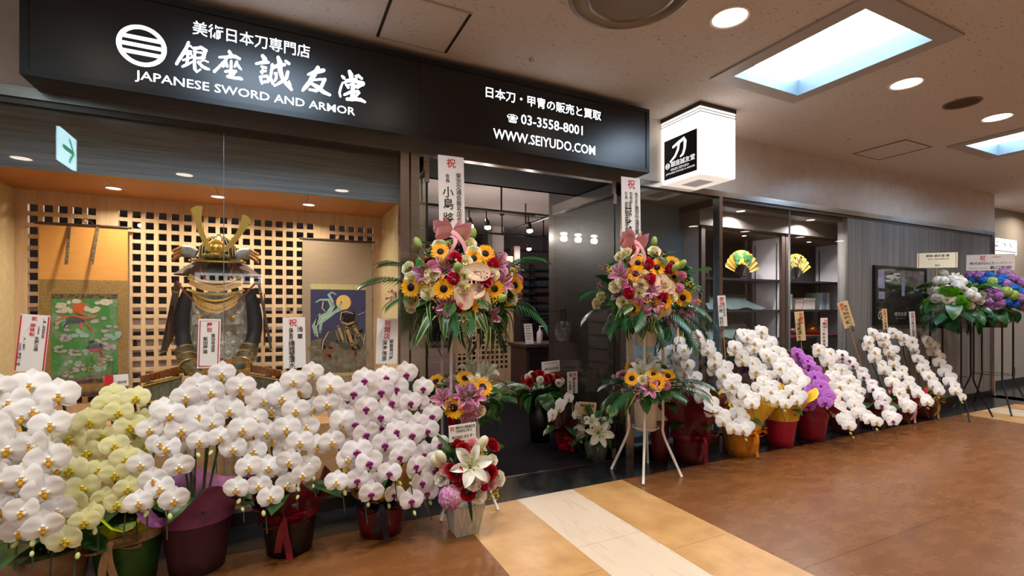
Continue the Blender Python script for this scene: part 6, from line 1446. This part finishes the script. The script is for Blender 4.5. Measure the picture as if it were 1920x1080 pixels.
# lit shelves behind the lattice
mat('shelf_pale', '#c9b6ac', '#b8a49a', (1, 1, 20), 4, 4, rough=.5); mat('shelving_back', '#3c2c28', None, rough=.7)
o = thing('wall_shelving', 'long pale shelving with boxes seen through the lattice screens', 'shelving', (-.4, 5.3, 0))
for z in (.28, .46, .64, .82, 1.0, 1.18): MB().box((-2.0, 5.2, z), (.9, 5.6, z+.03)).build('shelf', 'shelf_pale', o)
MB().box((-2.0, 5.6, 0), (.9, 5.63, 1.22)).build('back_panel', 'shelving_back', o)  # plain dark brown board closing the back of the shelving
for x in (-2.0, -1.3, -.6, .1, .87): MB().box((x, 5.2, 0), (x+.03, 5.6, 1.21)).build('upright', 'shelf_pale', o)
rr = random.Random(12); sp = ['box_white', 'case_wood', 'box_pink', 'lacquer_black', 'box_mint', 'shelf_pale']
labs = {}
for i, z in enumerate((.31, .49, .67, .85, 1.03)):
    for j, (xa, xb) in enumerate(((-1.95, -1.32), (-1.25, -.62), (-.55, .08), (.15, .85))):
        m = sp[(i*3+j*2) % 6]; x0 = lerp(xa, xb, .12+.1*rr.random()); w = rr.uniform(.2, .38); h = rr.uniform(.06, .12)
        o = thing('display_box', '%s box on the %s shelf, %s bay, seen through the lattice' % ({'box_white': 'white', 'case_wood': 'brown wooden', 'box_pink': 'pale pink', 'lacquer_black': 'black lacquer', 'box_mint': 'pale green', 'shelf_pale': 'beige'}[m], ('lowest', 'second', 'third', 'fourth', 'top')[i], ('first', 'second', 'third', 'last')[j]), 'box', (x0, 5.28, z), 'boxes on the lattice shelving')
        MB().bbox((x0, 5.26, z+.001), (x0+w, 5.45, z+h*.7), .003).build('box_base', m, o); MB().bbox((x0-.003, 5.257, z+h*.7), (x0+w+.003, 5.453, z+h), .003).build('lid', m, o)
# panels glimpsed through the fan cabinet
o = tag(MB().bbox((4.3, 4.6, 1.55), (4.72, 4.64, 2.2), .005).build('paper_screen', mat('paper_warm', '#cdb096', None, rough=.8)), 'warm paper screen behind the green leaf fan cabinet', 'screen'); MB().box((4.5, 4.61, 0), (4.53, 4.63, 1.56)).build('support_leg', 'case_wood', o)
o = tag(MB().bbox((4.95, 4.6, 1.55), (5.35, 4.64, 2.2), .005).build('lilac_screen', mat('lilac_cloth', '#8d86a6', '#77708e', ns=50, rough=.9)), 'lilac patterned screen behind the fan cabinet', 'screen'); MB().box((5.14, 4.61, 0), (5.17, 4.63, 1.56)).build('support_leg', 'case_wood', o)

# spotlights on black pipe tracks
def track(label, x0, x1, y, z, drops):
    o = thing('lighting_track', label, 'lighting track', ((x0+x1)/2, y, 2.5), 'black pipe lighting tracks')
    MB().tube([(x0, y, z), (x1, y, z)], .014, 8).build('pipe', 'black_paint', o, True)
    for x in drops:
        MB().tube([(x, y, z), (x, y, 2.5)], .01, 8).build('drop_rod', 'black_paint', o, True)
        MB().lathe([(.035, 0), (.035, -.012), (.012, -.03)], 14, (x, y, 2.5)).build('ceiling_rose', 'black_paint', o, True)
def spot(x, y, z, label, power, aim=(0, 0)):
    o = thing('spotlight', label, 'spotlight', (x, y, z), 'shop spotlights')
    MB().tube([(x, y, z), (x, y, z-.1)], .006, 6).build('arm', 'black_paint', o)
    MB().tube([(x, y, z-.09), (x+.01, y-.01, z-.17)], [.026, .03], 12).build('housing', 'black_paint', o, True)
    MB().lathe([(.03, -.172), (.034, -.19), (.022, -.2), (0, -.204)], 14, (x+.01, y-.01, z)).build('bulb', 'lamp_white', o, True)
    l = bpy.data.lights.new('lamp', 'POINT'); l.energy = power; l.color = (1, .87, .78); l.shadow_soft_size = .03
    q = bpy.data.objects.new('lamp', l); COL.objects.link(q); q.parent = o; q.location = (.01, -.01, -.24)
track('black pipe track nearest the shop entrance', -2.2, 3.6, 4.6, 2.22, (-1.5, .3, 1.25, 2.1, 2.75))
track('black pipe track above the lattice partition', -2.2, 6.4, 6.0, 2.22, (-1.0, 1.2, 2.75, 3.4, 5.0))
track('black pipe track deepest in the shop', -2.2, 6.4, 7.4, 2.2, (0, 2.6, 3.3, 4.2))
o = thing('lighting_track', 'black pipe joining the shop lighting tracks', 'lighting track', (2.75, 6, 2.5)); MB().tube([(2.75, 4.6, 2.24), (2.75, 6.0, 2.24)], .012, 8).build('pipe', 'black_paint', o, True); MB().tube([(2.75, 5.3, 2.24), (2.75, 5.3, 2.5)], .01, 8).build('drop_rod', 'black_paint', o, True)
for x, y, lab in ((1.74, 4.6, 'small spotlight second along the entrance track'), (1.93, 4.6, 'small spotlight third along the entrance track'), (1.52, 4.6, 'small spotlight first along the entrance track'), (2.42, 4.6, 'small spotlight near the dark entrance wall'), (-.9, 4.6, 'added spotlight lighting the shelving behind the armour lattice'), (.0, 4.6, 'added spotlight lighting the shelving behind the taupe scroll lattice'), (-1.5+.25, 6.0, 'small spotlight above the far shelving'), (3.15, 6.0, 'small spotlight above the reception desk'), (2.3, 6.0, 'small spotlight above the lattice partition'), (4.3, 6.85, 'small spotlight before the sword rack')):  # the two behind the lattice screens are added to brighten the shelving
    if y == 6.85: spot(x, 6.0+.0, 2.22, lab, SHOP_W, (-.7, 0))
    else: spot(x, y, 2.22, lab, SHOP_W)
o = tag(MB().bbox((3.0, 6.9, 2.0), (3.2, 7.1, 2.5), .01).build('air_duct', 'shop_ceiling'), 'boxed grey duct under the shop ceiling', 'duct')

for ob in bpy.data.objects:
    if '_b' in ob: del ob['_b']
